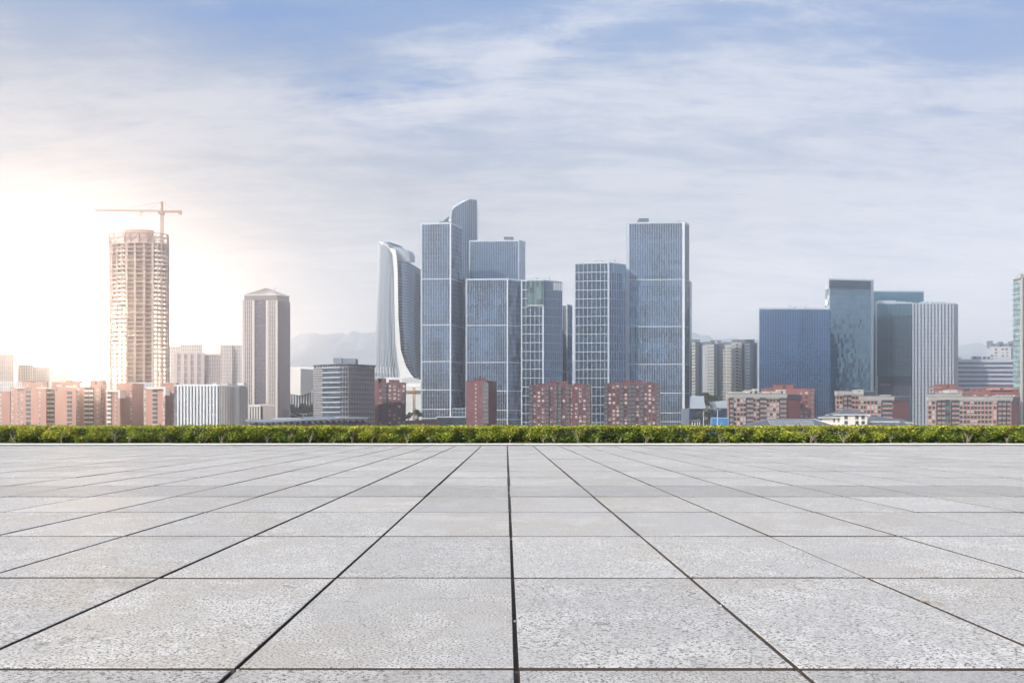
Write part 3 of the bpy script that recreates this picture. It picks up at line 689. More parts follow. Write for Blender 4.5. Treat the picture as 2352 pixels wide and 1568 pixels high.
# --- right hand glass group
G2 = 'glass offices of the right cluster'
r, q, zt, A, B = fin_tower('office_block', 'broad deep blue glass block with a cleaning crane on its roof and scattered open panes', G2,
    (1744, 700, 1907, 702, 1908.5, 712), 710, 42, 7.0, [], glass='glass_blue', fin='fin_blue', side='glass_blue', nside=2, trim=(0, 0), fw=.22, fd=.22, line_m='glass_navy', D=40,
    tonef=lambda i, j: max(0, min(1, (.34+.2*(.5+.5*sin(i*.35+1))*(1 if j > 22 else .3)+random.gauss(0, .17)+(.55 if (j > 40 and j % 4 == 0 and (16 < i < 34 or 36 < i) and random.random() < .85) else 0)+(.25 if (j > 40 and j % 4 == 0) else 0)))))
gondola_crane(1812, 1850, 704, 715, r, zt)
w = MB()
for k in range(22):
    i, j = random.randint(1, 40), random.randint(2, 26); u = A.L*(i+.5)/42; z = GZ+(zt-GZ)*(j+.5)/38.; A.box(w, u-.7, u+.7, .05, .3, z-.6, z+.6, 'glass_sky', .9)
w.build('open_pane', r); 
r, q, zt, A, B = fin_tower('office_tower', 'steel blue glass tower with a pale chamfered left edge behind the broad blue block', G2,
    (1904, 736, 2005.8, 742, 2006.5, 750), 644.5, 26, 11.2, [], glass='glass_sky', fin='glass_navy', side='glass_teal', nside=2, trim=(0, 0), fw=.16, fd=.12, line_m='glass_navy', D=40,
    tonef=lambda i, j: max(0, min(1, .45+random.gauss(0, .12)-(.25 if j > 27 else 0))))
w = MB(); Lw = Wall(P(1895.3, 744), P(1904.2, 736)); Lw.box(w, 0, Lw.L, -.9, 0, GZ, zt-.6, 'fin_silver', .6)
Lw.panes(w, .4, Lw.L-.4, GZ, zt-9, 2, 28, 'glass_sky', w=.08); w.build('chamfer_wall', r)
w = MB(); A.box(w, A.L-2.6, A.L+.1, .02, .3, GZ, zt, 'fin_grey', .5); w.build('corner_trim', r)
w = MB(); A.panes(w, .2, A.L-2.7, zt-9, zt-.3, 13, 1, 'glass_steel', w=.16, tone=lambda i, j: .05); w.build('top_band', r)
w = MB()
for px in (1920, 1988): x, _ = P(px, 742); w.tube([(x, 745, zt), (x, 745, zt+2.4)], .25, 'dark_metal')
w.build('antenna', r)
# lower wing of the same glass, standing forward on the right
r, q, zt, A, B = fin_tower('office_tower', 'flat topped teal glass slab standing behind the green glass tower with white edge', G2,
    (2006.6, 848, 2121.5, 850, 2122, 860), 669.8, 24, 10.5, [], glass='glass_teal', fin='glass_navy', side='glass_teal', nside=2, trim=(0, 0), fw=.2, fd=.15, line_m='glass_navy', D=30,
    tonef=lambda i, j: max(0, min(1, .5+random.gauss(0, .12)+(.35 if (j % 2 and 3 < i < 21) else 0))))
r, q, zt, A, B = fin_tower('office_tower', 'dark green glass tower with a white left edge and a pale roof box', G2,
    (2010.5, 782, 2094.5, 780, 2096, 790), 696.5, 28, 8.6, [], glass='glass_teal', fin='fin_grey', side='glass_teal', nside=2, trim=(2.4, 0), fw=.14, fd=.3, line_m='glass_navy', D=30, ybase=864,
    tonef=lambda i, j: max(0, min(1, .22+.3*(1 if j > 12 else .2)*random.random()+random.gauss(0, .1))))
t = MB(); zb = Z(864, 780); A.box(t, .6, A.L, -20, -.6, Z(887, 780), zb, 'glass_dark', .2); t.build('recess_wall', r)
t = MB(); A.panes(t, .6, A.L, GZ, Z(887, 780), 20, 3, 'glass_navy', w=.3)
for i in range(24): u = .6+(A.L-.6)*i/24; A.box(t, u, u+.18, .32, .6, GZ, Z(887, 780), 'fin_grey')
A.box(t, .3, A.L, -18, .28, GZ, Z(886.5, 780), 'render_grey'); t.build('lower_front', r)
t = MB(); A.box(t, -.1, 2.4, -.3, .42, GZ, zb, 'fin_silver', .6); t.build('edge_fin', r)
t = MB(); x0, x1 = P(2021, 786)[0], P(2058, 786)[0]; t.box(x0, x1, 786, 796, zt-.1, Z(690, 786), 'fin_silver'); t.box(x0+9, x1-1, 785.8, 786.3, zt+.3, zt+2.0, 'dark_metal'); t.build('plant_room', r)
t = MB(); t.box(P(2060, 785)[0], P(2080, 785)[0], 785, 786, zt+2.1, zt+2.7, 'fin_silver'); t.box(P(2070, 785)[0], P(2071, 785)[0], 785, 786, zt, zt+2.2, 'fin_silver'); t.build('gondola_rail', r)
t = MB()
for k in range(5): x, _ = P(2022+k*5, 779); t.tube([(x, 779, Z(885, 779)), (x+.4, 779, Z(881, 779))], .3, 'fin_white')
t.build('roof_light', r)
# fins building
def broad_fins():
    Y = 720; q = foot(2095.4, Y, 2189, Y, 2200.6, 727, D=30); zt = Z(697, Y)
    root = thing('office_tower', 'pale grey tower of broad vertical stone fins at the right end of its cluster', 'office tower', cen(q), G2)
    A, B = Wall(q[0], q[1]), Wall(q[1], q[2]); mb = MB(); nz = 32
    A.panes(mb, 0, A.L, GZ, zt, 24, nz, 'glass_navy', tone=lambda i, j: max(0, min(1, .55+random.gauss(0, .2)-.4*(4 < j < 14)))); B.panes(mb, 0, B.L, GZ, zt, 4, nz, 'stone_grey'); shell(mb, q, GZ, zt, 'stone_grey'); mb.build('glazing', root)
    f = MB(); n = 12
    for i in range(n+1):
        u = A.L*i/n; wd = 1.35 if i % 2 else 1.6; A.box(f, max(0, u-wd/2), min(A.L, u+wd/2), .02, 1.2, GZ, zt+.2, 'stone_fin', .4+.3*r01())
    f.build('fin_wall', root)
    f = MB()
    for j in range(1, nz): z = GZ+(zt-GZ)*j/nz; A.box(f, 0, A.L, .015, .3, z-.3, z+.3, 'fin_grey', .3)
    f.build('storey_trim', root)
    f = MB()
    for k in range(5): u = A.L*(.30+.15*k); A.box(f, u-2.3, u+2.3, -5, -.4, zt, zt+1.9+.2*(k % 2), 'fin_silver')
    f.build('roof_screen', root)
    f = MB()
    for j in range(64): z = GZ+(zt-GZ)*j/64; B.box(f, .1, B.L, .02, .12, z, z+.35, 'fin_grey', .6)
    f.build('side_mullion', root)
    roof_part(q, zt, root, par=.5)
mat('stone_fin', (.34,.37,.42), .7, 0, .08, .06, .1)
broad_fins()
def banded():
    Y = 800; root = thing('office_block', 'long low office with white and dark horizontal bands and four boxes on its roof', 'office block', cen([P(2200, Y), P(2329, Y)]))
    q = foot(2198, Y, 2329, Y+4, 2332, Y+9, D=30); zt = Z(829, Y); A = Wall(q[0], q[1]); mb = MB()
    A.panes(mb, 0, A.L, GZ, zt, 60, 14, 'glass_navy'); B = Wall(q[1], q[2]); B.panes(mb, 0, B.L, GZ, zt, 2, 14, 'glass_navy'); shell(mb, q, GZ, zt, 'render_grey'); mb.build('glazing', root)
    for k in range(14):
        z = zt-k*10.2*Y/FP; b = MB(); A.box(b, -.2, A.L+.3, .02, .5, z-.95, z+.95, 'band_grey', .5)
        if z > GZ+1: b.build('band', root)
    roof_part(q, zt+.9, root)
    for k in range(4):
        x0, x1 = P(2235.6+k*10.6, Y+8)[0], P(2243+k*10.6, Y+8)[0]; b = MB(); b.box(x0, x1, Y+8, Y+12, zt+.8, Z(817.5, Y+8), 'fin_silver'); b.box(x0+.4, x1-.4, Y+7.8, Y+8.05, zt+1.5, Z(819, Y+8), 'dark_metal'); b.build('cooling_unit', root)
    b = MB(); b.box(P(2200, Y+8)[0], P(2208, Y+8)[0], Y+8, Y+14, zt+.8, Z(820, Y+8), 'fin_silver'); b.box(P(2290, Y+8)[0], P(2312, Y+8)[0], Y+8, Y+14, zt+.8, Z(821, Y+8), 'fin_silver'); b.build('plant_room', root)
mat('band_grey', (.46,.47,.48), .7, 0, .08, .05, .1)
banded()
def edge_tower():
    Y = 560; root = thing('office_tower', 'tall glass tower with a grey stone frame cut off by the photo right edge', 'office tower', cen([P(2340, Y), P(2400, Y)]))
    w1 = Wall(P(2327.3, Y+6), P(2343, Y)); zt = Z(640, Y+3); mb = MB(); nz = 30
    w1.panes(mb, 0, w1.L, GZ, zt, 3, nz*2, 'glass_mint', w=0, tone=lambda i, j: random.random()); q = [P(2343, Y), P(2440, Y+4), P(2430, Y+36), P(2331, Y+36), P(2327.3, Y+6)]
    w2 = Wall(q[0], q[1]); w2.panes(mb, 0, w2.L, GZ, Z(631, Y), 20, nz*2, 'glass_dark', w=-.5); 
    for k in (1, 2, 3): a, b = q[k], q[k+1]; mb.face([(*a, GZ), (*b, GZ), (*b, zt), (*a, zt)], 'glass_teal')
    mb.face([(*p, zt) for p in q], 'roof_grey'); mb.build('glazing', root)
    for j in range(nz): g = MB(); z = GZ+(zt-GZ)*j/nz; w1.box(g, -1.0, w1.L, .02, .6, z-.12, z+.12, 'fin_grey'); g.build('ledge', root)
    f = MB(); w2.box(f, 0, 1.3, -.6, 1.2, GZ, Z(628, Y), 'cornice_grey', .7); f.hexa([w2.p(-1.5, 1.2, Z(640, Y)), w2.p(w2.L, 1.2, Z(618, Y)), w2.p(w2.L, -6, Z(618, Y)), w2.p(-1.5, -6, Z(640, Y))], [w2.p(-.6, 1.2, Z(632, Y)), w2.p(w2.L, 1.2, Z(600, Y)), w2.p(w2.L, -6, Z(600, Y)), w2.p(-.6, -6, Z(632, Y))], 'cornice_grey')
    f.build('stone_frame', root)
    g = MB()
    for j in range(nz*2): z = GZ+(zt-GZ)*j/(nz*2); w2.box(g, 1.3, w2.L, -.45, -.2, z-.15, z+.15, 'fin_grey', .4)
    g.build('storey_trim', root)
edge_tower()

# ------------------------------------------------------------------ housing
def dup(o, parent, loc, rz):
    c = o.copy(); COL.objects.link(c); c.parent = parent; c.location = Vector(loc)-Vector(WL[parent.name]); c.rotation_euler = (0, 0, rz); c.hide_render = False; return c
def win_mesh(kind, w, h, wall='brick_red'):
    mb = MB()
    def fr(g, gm, fm='win_frame', t=.12):
        for (a, b, c, d) in ((-w/2, -w/2+t, 0, h), (w/2-t, w/2, 0, h), (-w/2+t, w/2-t, 0, t), (-w/2+t, w/2-t, h-t, h), (-.04, .04, t, h-t)): mb.box(a, b, -.10, .05, c, d, fm)
        mb.face([(-w/2+t, g, t), (w/2-t, g, t), (w/2-t, g, h-t), (-w/2+t, g, h-t)], gm, r01())
    if kind == 'dark': fr(-.03, 'win_glass', 'dark_metal')
    elif kind == 'white': fr(-.03, 'win_glass'); mb.box(-w/2+.1, w/2-.1, -.055, -.04, .1, h-.1, 'blind', .6)
    elif kind == 'half': fr(-.03, 'win_glass'); mb.box(-w/2+.1, w/2-.1, -.055, -.04, h*.45, h-.1, 'blind', .8)
    elif kind == 'open': fr(-.03, 'win_glass', 'win_frame'); mb.box(-w/2-.1, w/2+.1, -.65, -.05, -.18, 0, 'win_frame'); mb.box(-w/2, -.1, -.55, -.12, 0, .65, 'win_frame', .3)
    elif kind == 'bay':
        mb.box(-w/2, w/2, -.9, .05, -.12, .85, wall); mb.box(-w/2, w/2, -.92, -.8, .85, .95, 'win_frame', .4)
        for a in (-w/2+.05, -w/6, w/6, w/2-.05): mb.box(a-.05, a+.05, -.9, -.8, .9, h, 'dark_metal')
        mb.face([(-w/2, -.84, .9), (w/2, -.84, .9), (w/2, -.84, h), (-w/2, -.84, h)], 'win_green', r01())
        for s in (-w/2, w/2): mb.face([(s, 0, .9), (s, -.84, .9), (s, -.84, h), (s, 0, h)], 'win_green', .5)
        mb.box(-w/2, w/2, -.9, .05, h, h+.08, 'render_grey')
    elif kind == 'balcony':
        mb.box(-w/2, w/2, -1.3, .05, -.15, 0, 'win_frame'); mb.box(-w/2, w/2, -1.3, -1.2, 0, 1.05, 'villa_white', .6); mb.box(-w/2, w/2, -.1, .04, .05, h, 'win_glass')
    elif kind == 'far': mb.box(-w/2, w/2, -.03, .05, 0, h, 'glass_steel', .6); mb.box(-.15, .15, -.1, .05, 0, h, 'render_cream', .4)
    elif kind == 'strip': mb.box(-w/2, w/2, -.5, .05, 0, .35, 'villa_white'); mb.box(-w/2, w/2, -.12, .05, .35, h, 'win_glass')
    return mb
PROTO = {}
def win(kind, w, h, wall, parent, loc, rz, name):
    key = (kind, round(w, 1), round(h, 1), wall)
    if key in PROTO: me = PROTO[key]
    else:
        o = win_mesh(kind, w, h, wall).build('tmp'); me = o.data; PROTO[key] = me; me.name = name; bpy.data.objects.remove(o)
    o = bpy.data.objects.new(name, me); COL.objects.link(o); o.parent = parent; o.location = Vector(loc)-Vector(WL[parent.name]); o.rotation_euler = (0, 0, rz); return o

def housing(name, label, group, fp, ytop, spx, cols, wall='brick_red', sidem=None, side_cols=(), D=16, cap=None, heads=(), top_gap=.9, mix=('dark', 'white', 'half', 'open'), wts=(5, 1.6, 1.5, 3), ww=1.7, wh=1.6, ybot=None, cat='apartment block', white_trim=False, max_rows=99):
    """masonry block: cols = [(fraction along the front, kind or None)], windows as parts"""
    q = foot(*fp, D=D); Yc = fp[3]; zt = Z(ytop, Yc); fh = spx*Yc/FP
    root = thing(name, label, cat, cen(q), group); A, B = Wall(q[0], q[1]), Wall(q[1], q[2]); mb = MB()
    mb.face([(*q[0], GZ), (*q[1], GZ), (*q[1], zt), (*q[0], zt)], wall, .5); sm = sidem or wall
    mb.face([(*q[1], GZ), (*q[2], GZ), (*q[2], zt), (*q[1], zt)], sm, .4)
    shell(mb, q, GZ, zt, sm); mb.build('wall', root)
    n = max(1, min(max_rows, int((zt-.5-(-3.5))/fh)))
    for u, kind in cols:
        for j in range(n):
            z = zt-top_gap*fh-j*fh-.2; k = kind or random.choices(mix, wts)[0]; x = A.p(A.L*u, .06, z)
            wdt = {'bay': 2.5, 'balcony': 3.2, 'strip': 3.4}.get(k, ww)
            win(k, wdt, wh if k not in ('bay', 'balcony', 'strip') else fh*.88, wall, root, x, A.rot, 'window' if k not in ('balcony', 'bay') else ('balcony' if k == 'balcony' else 'glazed_bay'))
    for u, kind in side_cols:
        for j in range(n): z = zt-top_gap*fh-j*fh-.2; k = kind or random.choices(mix, wts)[0]; win(k, 1.2 if k not in ('bay', 'balcony', 'strip') else 2.4, wh, sm, root, B.p(B.L*u, .06, z), B.rot, 'window' if k != 'bay' else 'glazed_bay')
    roof_part(q, zt, root, par=.7, pm=cap or wall)
    for (a, b, yy, hm) in heads:
        h = MB(); x0, x1 = P(a, Yc+5)[0], P(b, Yc+5)[0]; z1 = Z(yy, Yc+5); h.box(x0, x1, Yc+5, Yc+11, zt-.1, z1, hm); h.box(x0-.2, x1+.2, Yc+4.8, Yc+11.2, z1, z1+.35, cap or hm)
        h.box(x0+(x1-x0)*.4, x0+(x1-x0)*.55, Yc+4.9, Yc+5.1, zt+.3, z1-.5, 'win_glass'); h.build('stair_head', root)
    return root, q, zt, A, B
def recess(root, A, u, w, zt, m, name='recess', d=.3, z0=GZ):
    r = MB(); A.box(r, A.L*u-w/2, A.L*u+w/2, .02, d, z0, zt, m, .4); return r.build(name, root)

G3 = 'dark red brick apartment blocks behind the hedge'
Y3 = 566
c11 = lambda bays, n, lo=.04, hi=.96: [(lo+(hi-lo)*i/(n-1), 'bay' if i in bays else None) for i in range(n)]
r, q, zt, A, B = housing('apartment_block', 'red brick block with a small stepped roof and short wing, left of the finned towers', G3,
    (868, Y3, 931, Y3-2, 932.5, Y3+4), 880, 9.3, c11((1,), 6, .10, .95), heads=((868, 884, 870, 'brick_red'), (893, 915, 873, 'brick_red'), (861, 876, 868.5, 'cornice_grey')))
recess(r, A, .26, 1.0, zt, 'brick_maroon')
w = MB(); w.prism([P(859, Y3+3), P(869, Y3+1), P(869, Y3+14), P(860, Y3+14)], GZ, Z(872, Y3), 'brick_red'); w.build('side_wing', r)
r, q, zt, A, B = housing('apartment_block', 'narrow red brick block with a blank left wall and one column of glazed bays', G3,
    (1070.5, Y3, 1117, Y3-4, 1140.5, Y3+6), 876, 9.3, [(.48, 'half'), (.68, 'dark')], side_cols=[(.7, 'dark')], sidem='brick_maroon', ww=1.1, wh=1.2, heads=((1089, 1117, 869.5, 'brick_red'),))
for k in range(10): win('bay', 4.4, 2.8, 'brick_red', r, A.p(A.L*.98, .1, zt-3.9-k*3.1), A.rot, 'glazed_bay')
m = MB(); x, _ = P(1101, Y3+8); m.tube([(x, Y3+8, Z(869, Y3+8)), (x, Y3+8, Z(864, Y3+8))], .5, 'dark_metal', tone=.5); m.build('water_tank', r)
r, q, zt, A, B = housing('apartment_block', 'widest red brick block with roof huts, in front of the dark grid tower', G3,
    (1216, Y3, 1357, Y3-2, 1358.5, Y3+4), 885.5, 9.3, c11((0, 4, 6, 7, 9, 14), 15, .02, .965), wts=(5, 1.6, 1.5, 3), heads=((1234, 1252, 881.5, 'brick_red'), (1259, 1306, 877, 'brick_red'), (1319, 1340, 881.5, 'brick_red')))
for u in (.315, .70): recess(r, A, u, 1.3, zt, 'brick_maroon', d=.25)
s = MB()
for k in range(7): x, _ = P(1262+k*7, Y3+8); s.tube([(x, Y3+8, Z(877.5, Y3+8)), (x+.2, Y3+8, Z(874.5, Y3+8))], [.5, .15], 'brick_pink')
s.build('roof_shrub', r)
r, q, zt, A, B = housing('apartment_block', 'red brick block with a long raised roof storey at the foot of the tallest tower', G3,
    (1389, Y3, 1514.5, Y3-2, 1516, Y3+4), 881, 9.3, c11((0, 4, 6, 7, 9, 13), 14, .02, .97), heads=((1410, 1422, 878, 'brick_red'), (1433, 1476, 874, 'brick_red'), (1486, 1500, 877.5, 'brick_red')))
for u in (.315, .70): recess(r, A, u, 1.3, zt, 'brick_maroon', d=.25)
w = thing('brick_shed', 'low flat red brick shed at the foot of the leftmost finned tower', 'shed', (P(980, 560)[0], 560, GZ))
mb = MB(); mb.prism([P(932, 560), P(1011, 560), P(1011, 572), P(932, 572)], GZ, Z(966, 560), 'brick_red'); mb.prism([P(962, 562), P(1003, 562), P(1003, 570), P(962, 570)], Z(967, 560), Z(964, 560), 'brick_maroon'); mb.build('wall', w)
mb = MB(); mb.prism([P(931, 559.5), P(1012, 559.5), P(1012, 573), P(931, 573)], Z(966, 560)+.02, Z(965.3, 560), 'roof_grey'); mb.build('roof', w)

G4 = 'salmon brick apartment blocks on the right'
Y4 = 500
def salmon(label, fp, ytop, cols, heads, cornice=3.4, side='brick_maroon', scols=(), spx=10.6, D=14):  # end walls coloured maroon: their shaded side is painted in
    r, q, zt, A, B = housing('apartment_block', label, G4, fp, ytop+7, spx, cols, wall='brick_salmon', sidem=side, heads=(), cap='cornice_grey', top_gap=.95, mix=('dark', 'half', 'white', 'dark'), ww=1.75, wh=2.0, side_cols=scols, D=D)
    c = MB(); zc = Z(ytop, fp[3]); A.box(c, -.3, A.L+.3, -.3, .5, zt-1.0, zt+.1, 'cornice_grey', .6); A.box(c, -.5, A.L+.5, -.4, .8, zt+.1, zc, 'cornice_grey', .9); A.box(c, -.7, A.L+.7, -.5, 1.1, zc, zc+.4, 'roof_grey', .5)
    if B.L > 1: B.box(c, 0, B.L+.3, -.3, .4, zt-1.0, zc, 'dark_metal', .9); B.box(c, 0, B.L+.4, -.4, .6, zc, zc+.35, 'roof_grey', .5)  # side cornice darkened to go with the painted shade of the end wall
    c.build('cornice', r)
    for (a, b, yt) in heads:
        h = MB(); x0, x1 = P(a, Y4+6)[0], P(b, Y4+6)[0]; z1 = Z(yt, Y4+6); h.box(x0, x1, Y4+6, Y4+11, zt, z1, 'cornice_grey', .8); h.box(x0-.3, x1+.3, Y4+5.7, Y4+11.3, z1, z1+.3, 'villa_white'); h.box((x0+x1)/2-.6, (x0+x1)/2+.6, Y4+5.9, Y4+6.05, zt+1.2, z1-.5, 'win_glass'); h.build('stair_head', r)
    for u, k in cols:
        if k == 'bay': st = MB(); A.box(st, A.L*u-1.55, A.L*u-1.32, .05, .95, GZ, zt-.9, 'dark_metal', .3); st.build('bay_frame', r)
    pl = MB()
    for i in range(len(cols)-1):
        if cols[i][1] != 'bay' and cols[i+1][1] != 'bay': u = (cols[i][0]+cols[i+1][0])/2; 
        else: continue
        A.box(pl, A.L*u-.22, A.L*u+.22, .02, .22, GZ, zt-1, 'brick_pink' if i % 2 else 'brick_salmon', .8)
    if pl.f: pl.build('pilaster', r)
    n = int((zt+3.5)/(spx*fp[3]/FP)); sp = MB()
    for j in range(n+1): z = zt-.15*spx*fp[3]/FP-j*spx*fp[3]/FP-3.0; A.box(sp, 0, A.L, .015, .07, z-.5, z+.15, 'cornice_grey', .7)
    sp.build('storey_band', r)
    return r, q, zt, A, B
salmon('salmon block with stepped grey roof huts, in front of the broad blue glass block', (1670.5, 494, 1805, 503, 1838.5, 508), 905.5,
    [(.06,'bay'),(.13,None),(.185,None),(.24,None),(.29,None),(.345,'bay'),(.40,'bay'),(.46,None),(.52,None),(.575,'bay'),(.625,'bay'),(.69,None),(.745,None),(.80,None),(.86,None),(.92,'bay'),(.97,'bay')],
    ((1678, 1706, 901), (1712, 1738, 897), (1733, 1741, 894), (1750, 1790, 900), (1788, 1804, 896)))
Y5 = 520
r, q, zt, A, B = housing('apartment_block', 'plain red block with a raised roof box, at the foot of the blue glass block', 'red blocks behind the salmon blocks',
    (1748, 522, 1872, 520, 1873.5, 526), 894.5, 10.6, [(.75, None), (.84, None), (.94, 'bay')], wall='brick_red2', heads=((1782, 1822, 884, 'brick_red2'), (1840, 1850, 892.5, 'roof_red'), (1765, 1775, 892, 'brick_red2')))
salmon('small salmon block partly hidden by its lower neighbour, in front of the steel blue tower', (1919, 518, 1981, 522, 2010, 528), 899, [(.08,None),(.20,None),(.34,'bay'),(.50,'bay'),(.66,None),(.78,None),(.90,None)], ((1966, 1982, 896),))
salmon('salmon block with white roof hut and shade-coloured end wall, right behind the white villas', (1976, 496, 2051, 501, 2087, 506), 910.5, [(.05,None),(.13,None),(.25,None),(.36,None),(.47,None),(.58,None),(.70,'bay'),(.80,'bay'),(.90,'bay'),(.97,None)], ((2030, 2046, 907.5),))
r, q, zt, A, B = salmon('longest salmon block with a green glazed stair tower, at the right edge of the view', (2129.5, 490, 2323, 499, 2341, 503), 911.5,
    [(.03,None),(.075,None),(.13,'bay'),(.18,'bay'),(.30,'bay'),(.345,'bay'),(.40,None),(.445,None),(.485,None),(.53,None),(.57,None),(.61,None),(.655,None),(.70,None),(.745,None),(.80,None),(.85,'bay'),(.90,'bay'),(.955,'bay')],
    ((2290, 2300, 909), (2308, 2322, 908)))
st = MB(); A.panes(st, A.L*.205, A.L*.262, GZ, zt+1.8, 3, 12, 'win_green', w=.5); A.box(st, A.L*.205, A.L*.262, -.2, .45, GZ, zt+1.8, 'render_grey'); st.build('stair_tower', r)
st = MB(); st.box(P(2148, 503)[0], P(2210, 503)[0], 503, 512, zt, Z(903.5, 503), 'cornice_grey'); st.box(P(2146, 503)[0], P(2212, 503)[0], 502.5, 512.5, Z(903.5, 503), Z(902, 503), 'roof_grey'); st.box(P(2179, 505)[0], P(2197, 505)[0], 504, 512, Z(902, 505), Z(895, 505), 'cornice_grey', .9); st.build('penthouse', r)
for (lab, a, b, yt, hd) in (('red roofed block with a chimney stack, peeping over the left of the longest salmon block', 2145, 2216, 893, ((2161, 2196, 883, 'brick_red2'), (2146, 2160, 888, 'brick_salmon'))),
                            ('red roofed block with long raised ridge behind the right half of the longest salmon block', 2214, 2342, 902, ((2240, 2262, 893, 'roof_red'), (2277, 2327, 889, 'brick_salmon'), (2262, 2330, 896, 'roof_red'), (2330, 2341, 894, 'roof_red')))):
    r, q, zt, A, B = housing('apartment_block', lab, 'red blocks behind the salmon blocks', (a, 530, b-1, 530, b, 536), yt, 10, [(.1+.1*k, None) for k in range(9)], wall='brick_red2', cap='roof_red', heads=hd, max_rows=2)

# cream residential towers
G5 = 'cream residential towers in the hazy distance'
def cream(label, fp, ytop, cols, heads, kinds, D=20, front='render_cream', side='render_grey', scols=()):  # blue-grey on the side walls is painted shade on the same cream towers
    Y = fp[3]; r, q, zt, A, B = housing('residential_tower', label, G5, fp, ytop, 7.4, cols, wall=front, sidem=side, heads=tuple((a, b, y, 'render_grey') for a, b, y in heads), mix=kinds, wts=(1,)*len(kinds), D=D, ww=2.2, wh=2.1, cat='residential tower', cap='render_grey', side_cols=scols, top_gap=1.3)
    f = MB(); n = int((zt-GZ)/(7.4*Y/FP))
    for j in range(n): z = zt-j*7.4*Y/FP-.6; A.box(f, 0, A.L, .02, .3, z-.25, z+.15, 'render_cream', .8)
    f.build('storey_band', r)
    f = MB(); B.box(f, B.L*.45, B.L*.75, .02, .25, GZ, zt-2, 'win_glass', .6); f.build('side_glazing', r)
    return r
cream('leftmost cream tower showing past the tallest glass tower, with a dark roof box', (1587, 902, 1597, 900, 1613.5, 908), 786, [(.3, None), (.75, None)], ((1590, 1608, 780),), ('far',))
cream('second cream tower with a blank cream left wall and two window strips', (1619, 912, 1640, 910, 1656, 918), 790, [(.4, None), (.68, None), (.92, None)], ((1616, 1640, 785.5), (1634, 1642, 782), (1650, 1656, 782)), ('far',))
cream('third cream tower, paler and half hidden, with thin stacked windows and open roof frame', (1654.5, 922, 1680, 920, 1690, 928), 791, [(.12, None), (.4, None), (.7, None), (.92, None)], ((1657, 1680, 786),), ('far',))
cream('cream tower with a central column of white balconies and a dark roof crown', (1680.5, 892, 1703, 890, 1711, 898), 786, [(.2, None), (.55, 'strip'), (.85, None)], ((1684, 1711, 780.5),), ('far',))
cream('rightmost cream tower with wide balcony windows beside the broad blue glass block', (1710.5, 872, 1723, 870, 1739.5, 878), 787, [(.3, None), (.75, None)], ((1714, 1733, 780),), ('far',))
r = housing('residential_tower', 'pale stepped apartment tower behind the banded office, near the right edge', G5, (2272.5, 1002, 2322, 1000, 2338, 1006), 797, 7.4, [(.12, None), (.3, None), (.62, None), (.8, None)], wall='render_pale', sidem='render_grey',
    heads=((2273, 2281, 783, 'render_grey'), (2285, 2310, 789, 'render_grey'), (2297, 2304, 785, 'render_grey'), (2310, 2330, 789, 'render_grey'), (2322, 2330, 784, 'render_grey')), ww=3, wh=2.4, cat='residential tower', max_rows=10)[0]
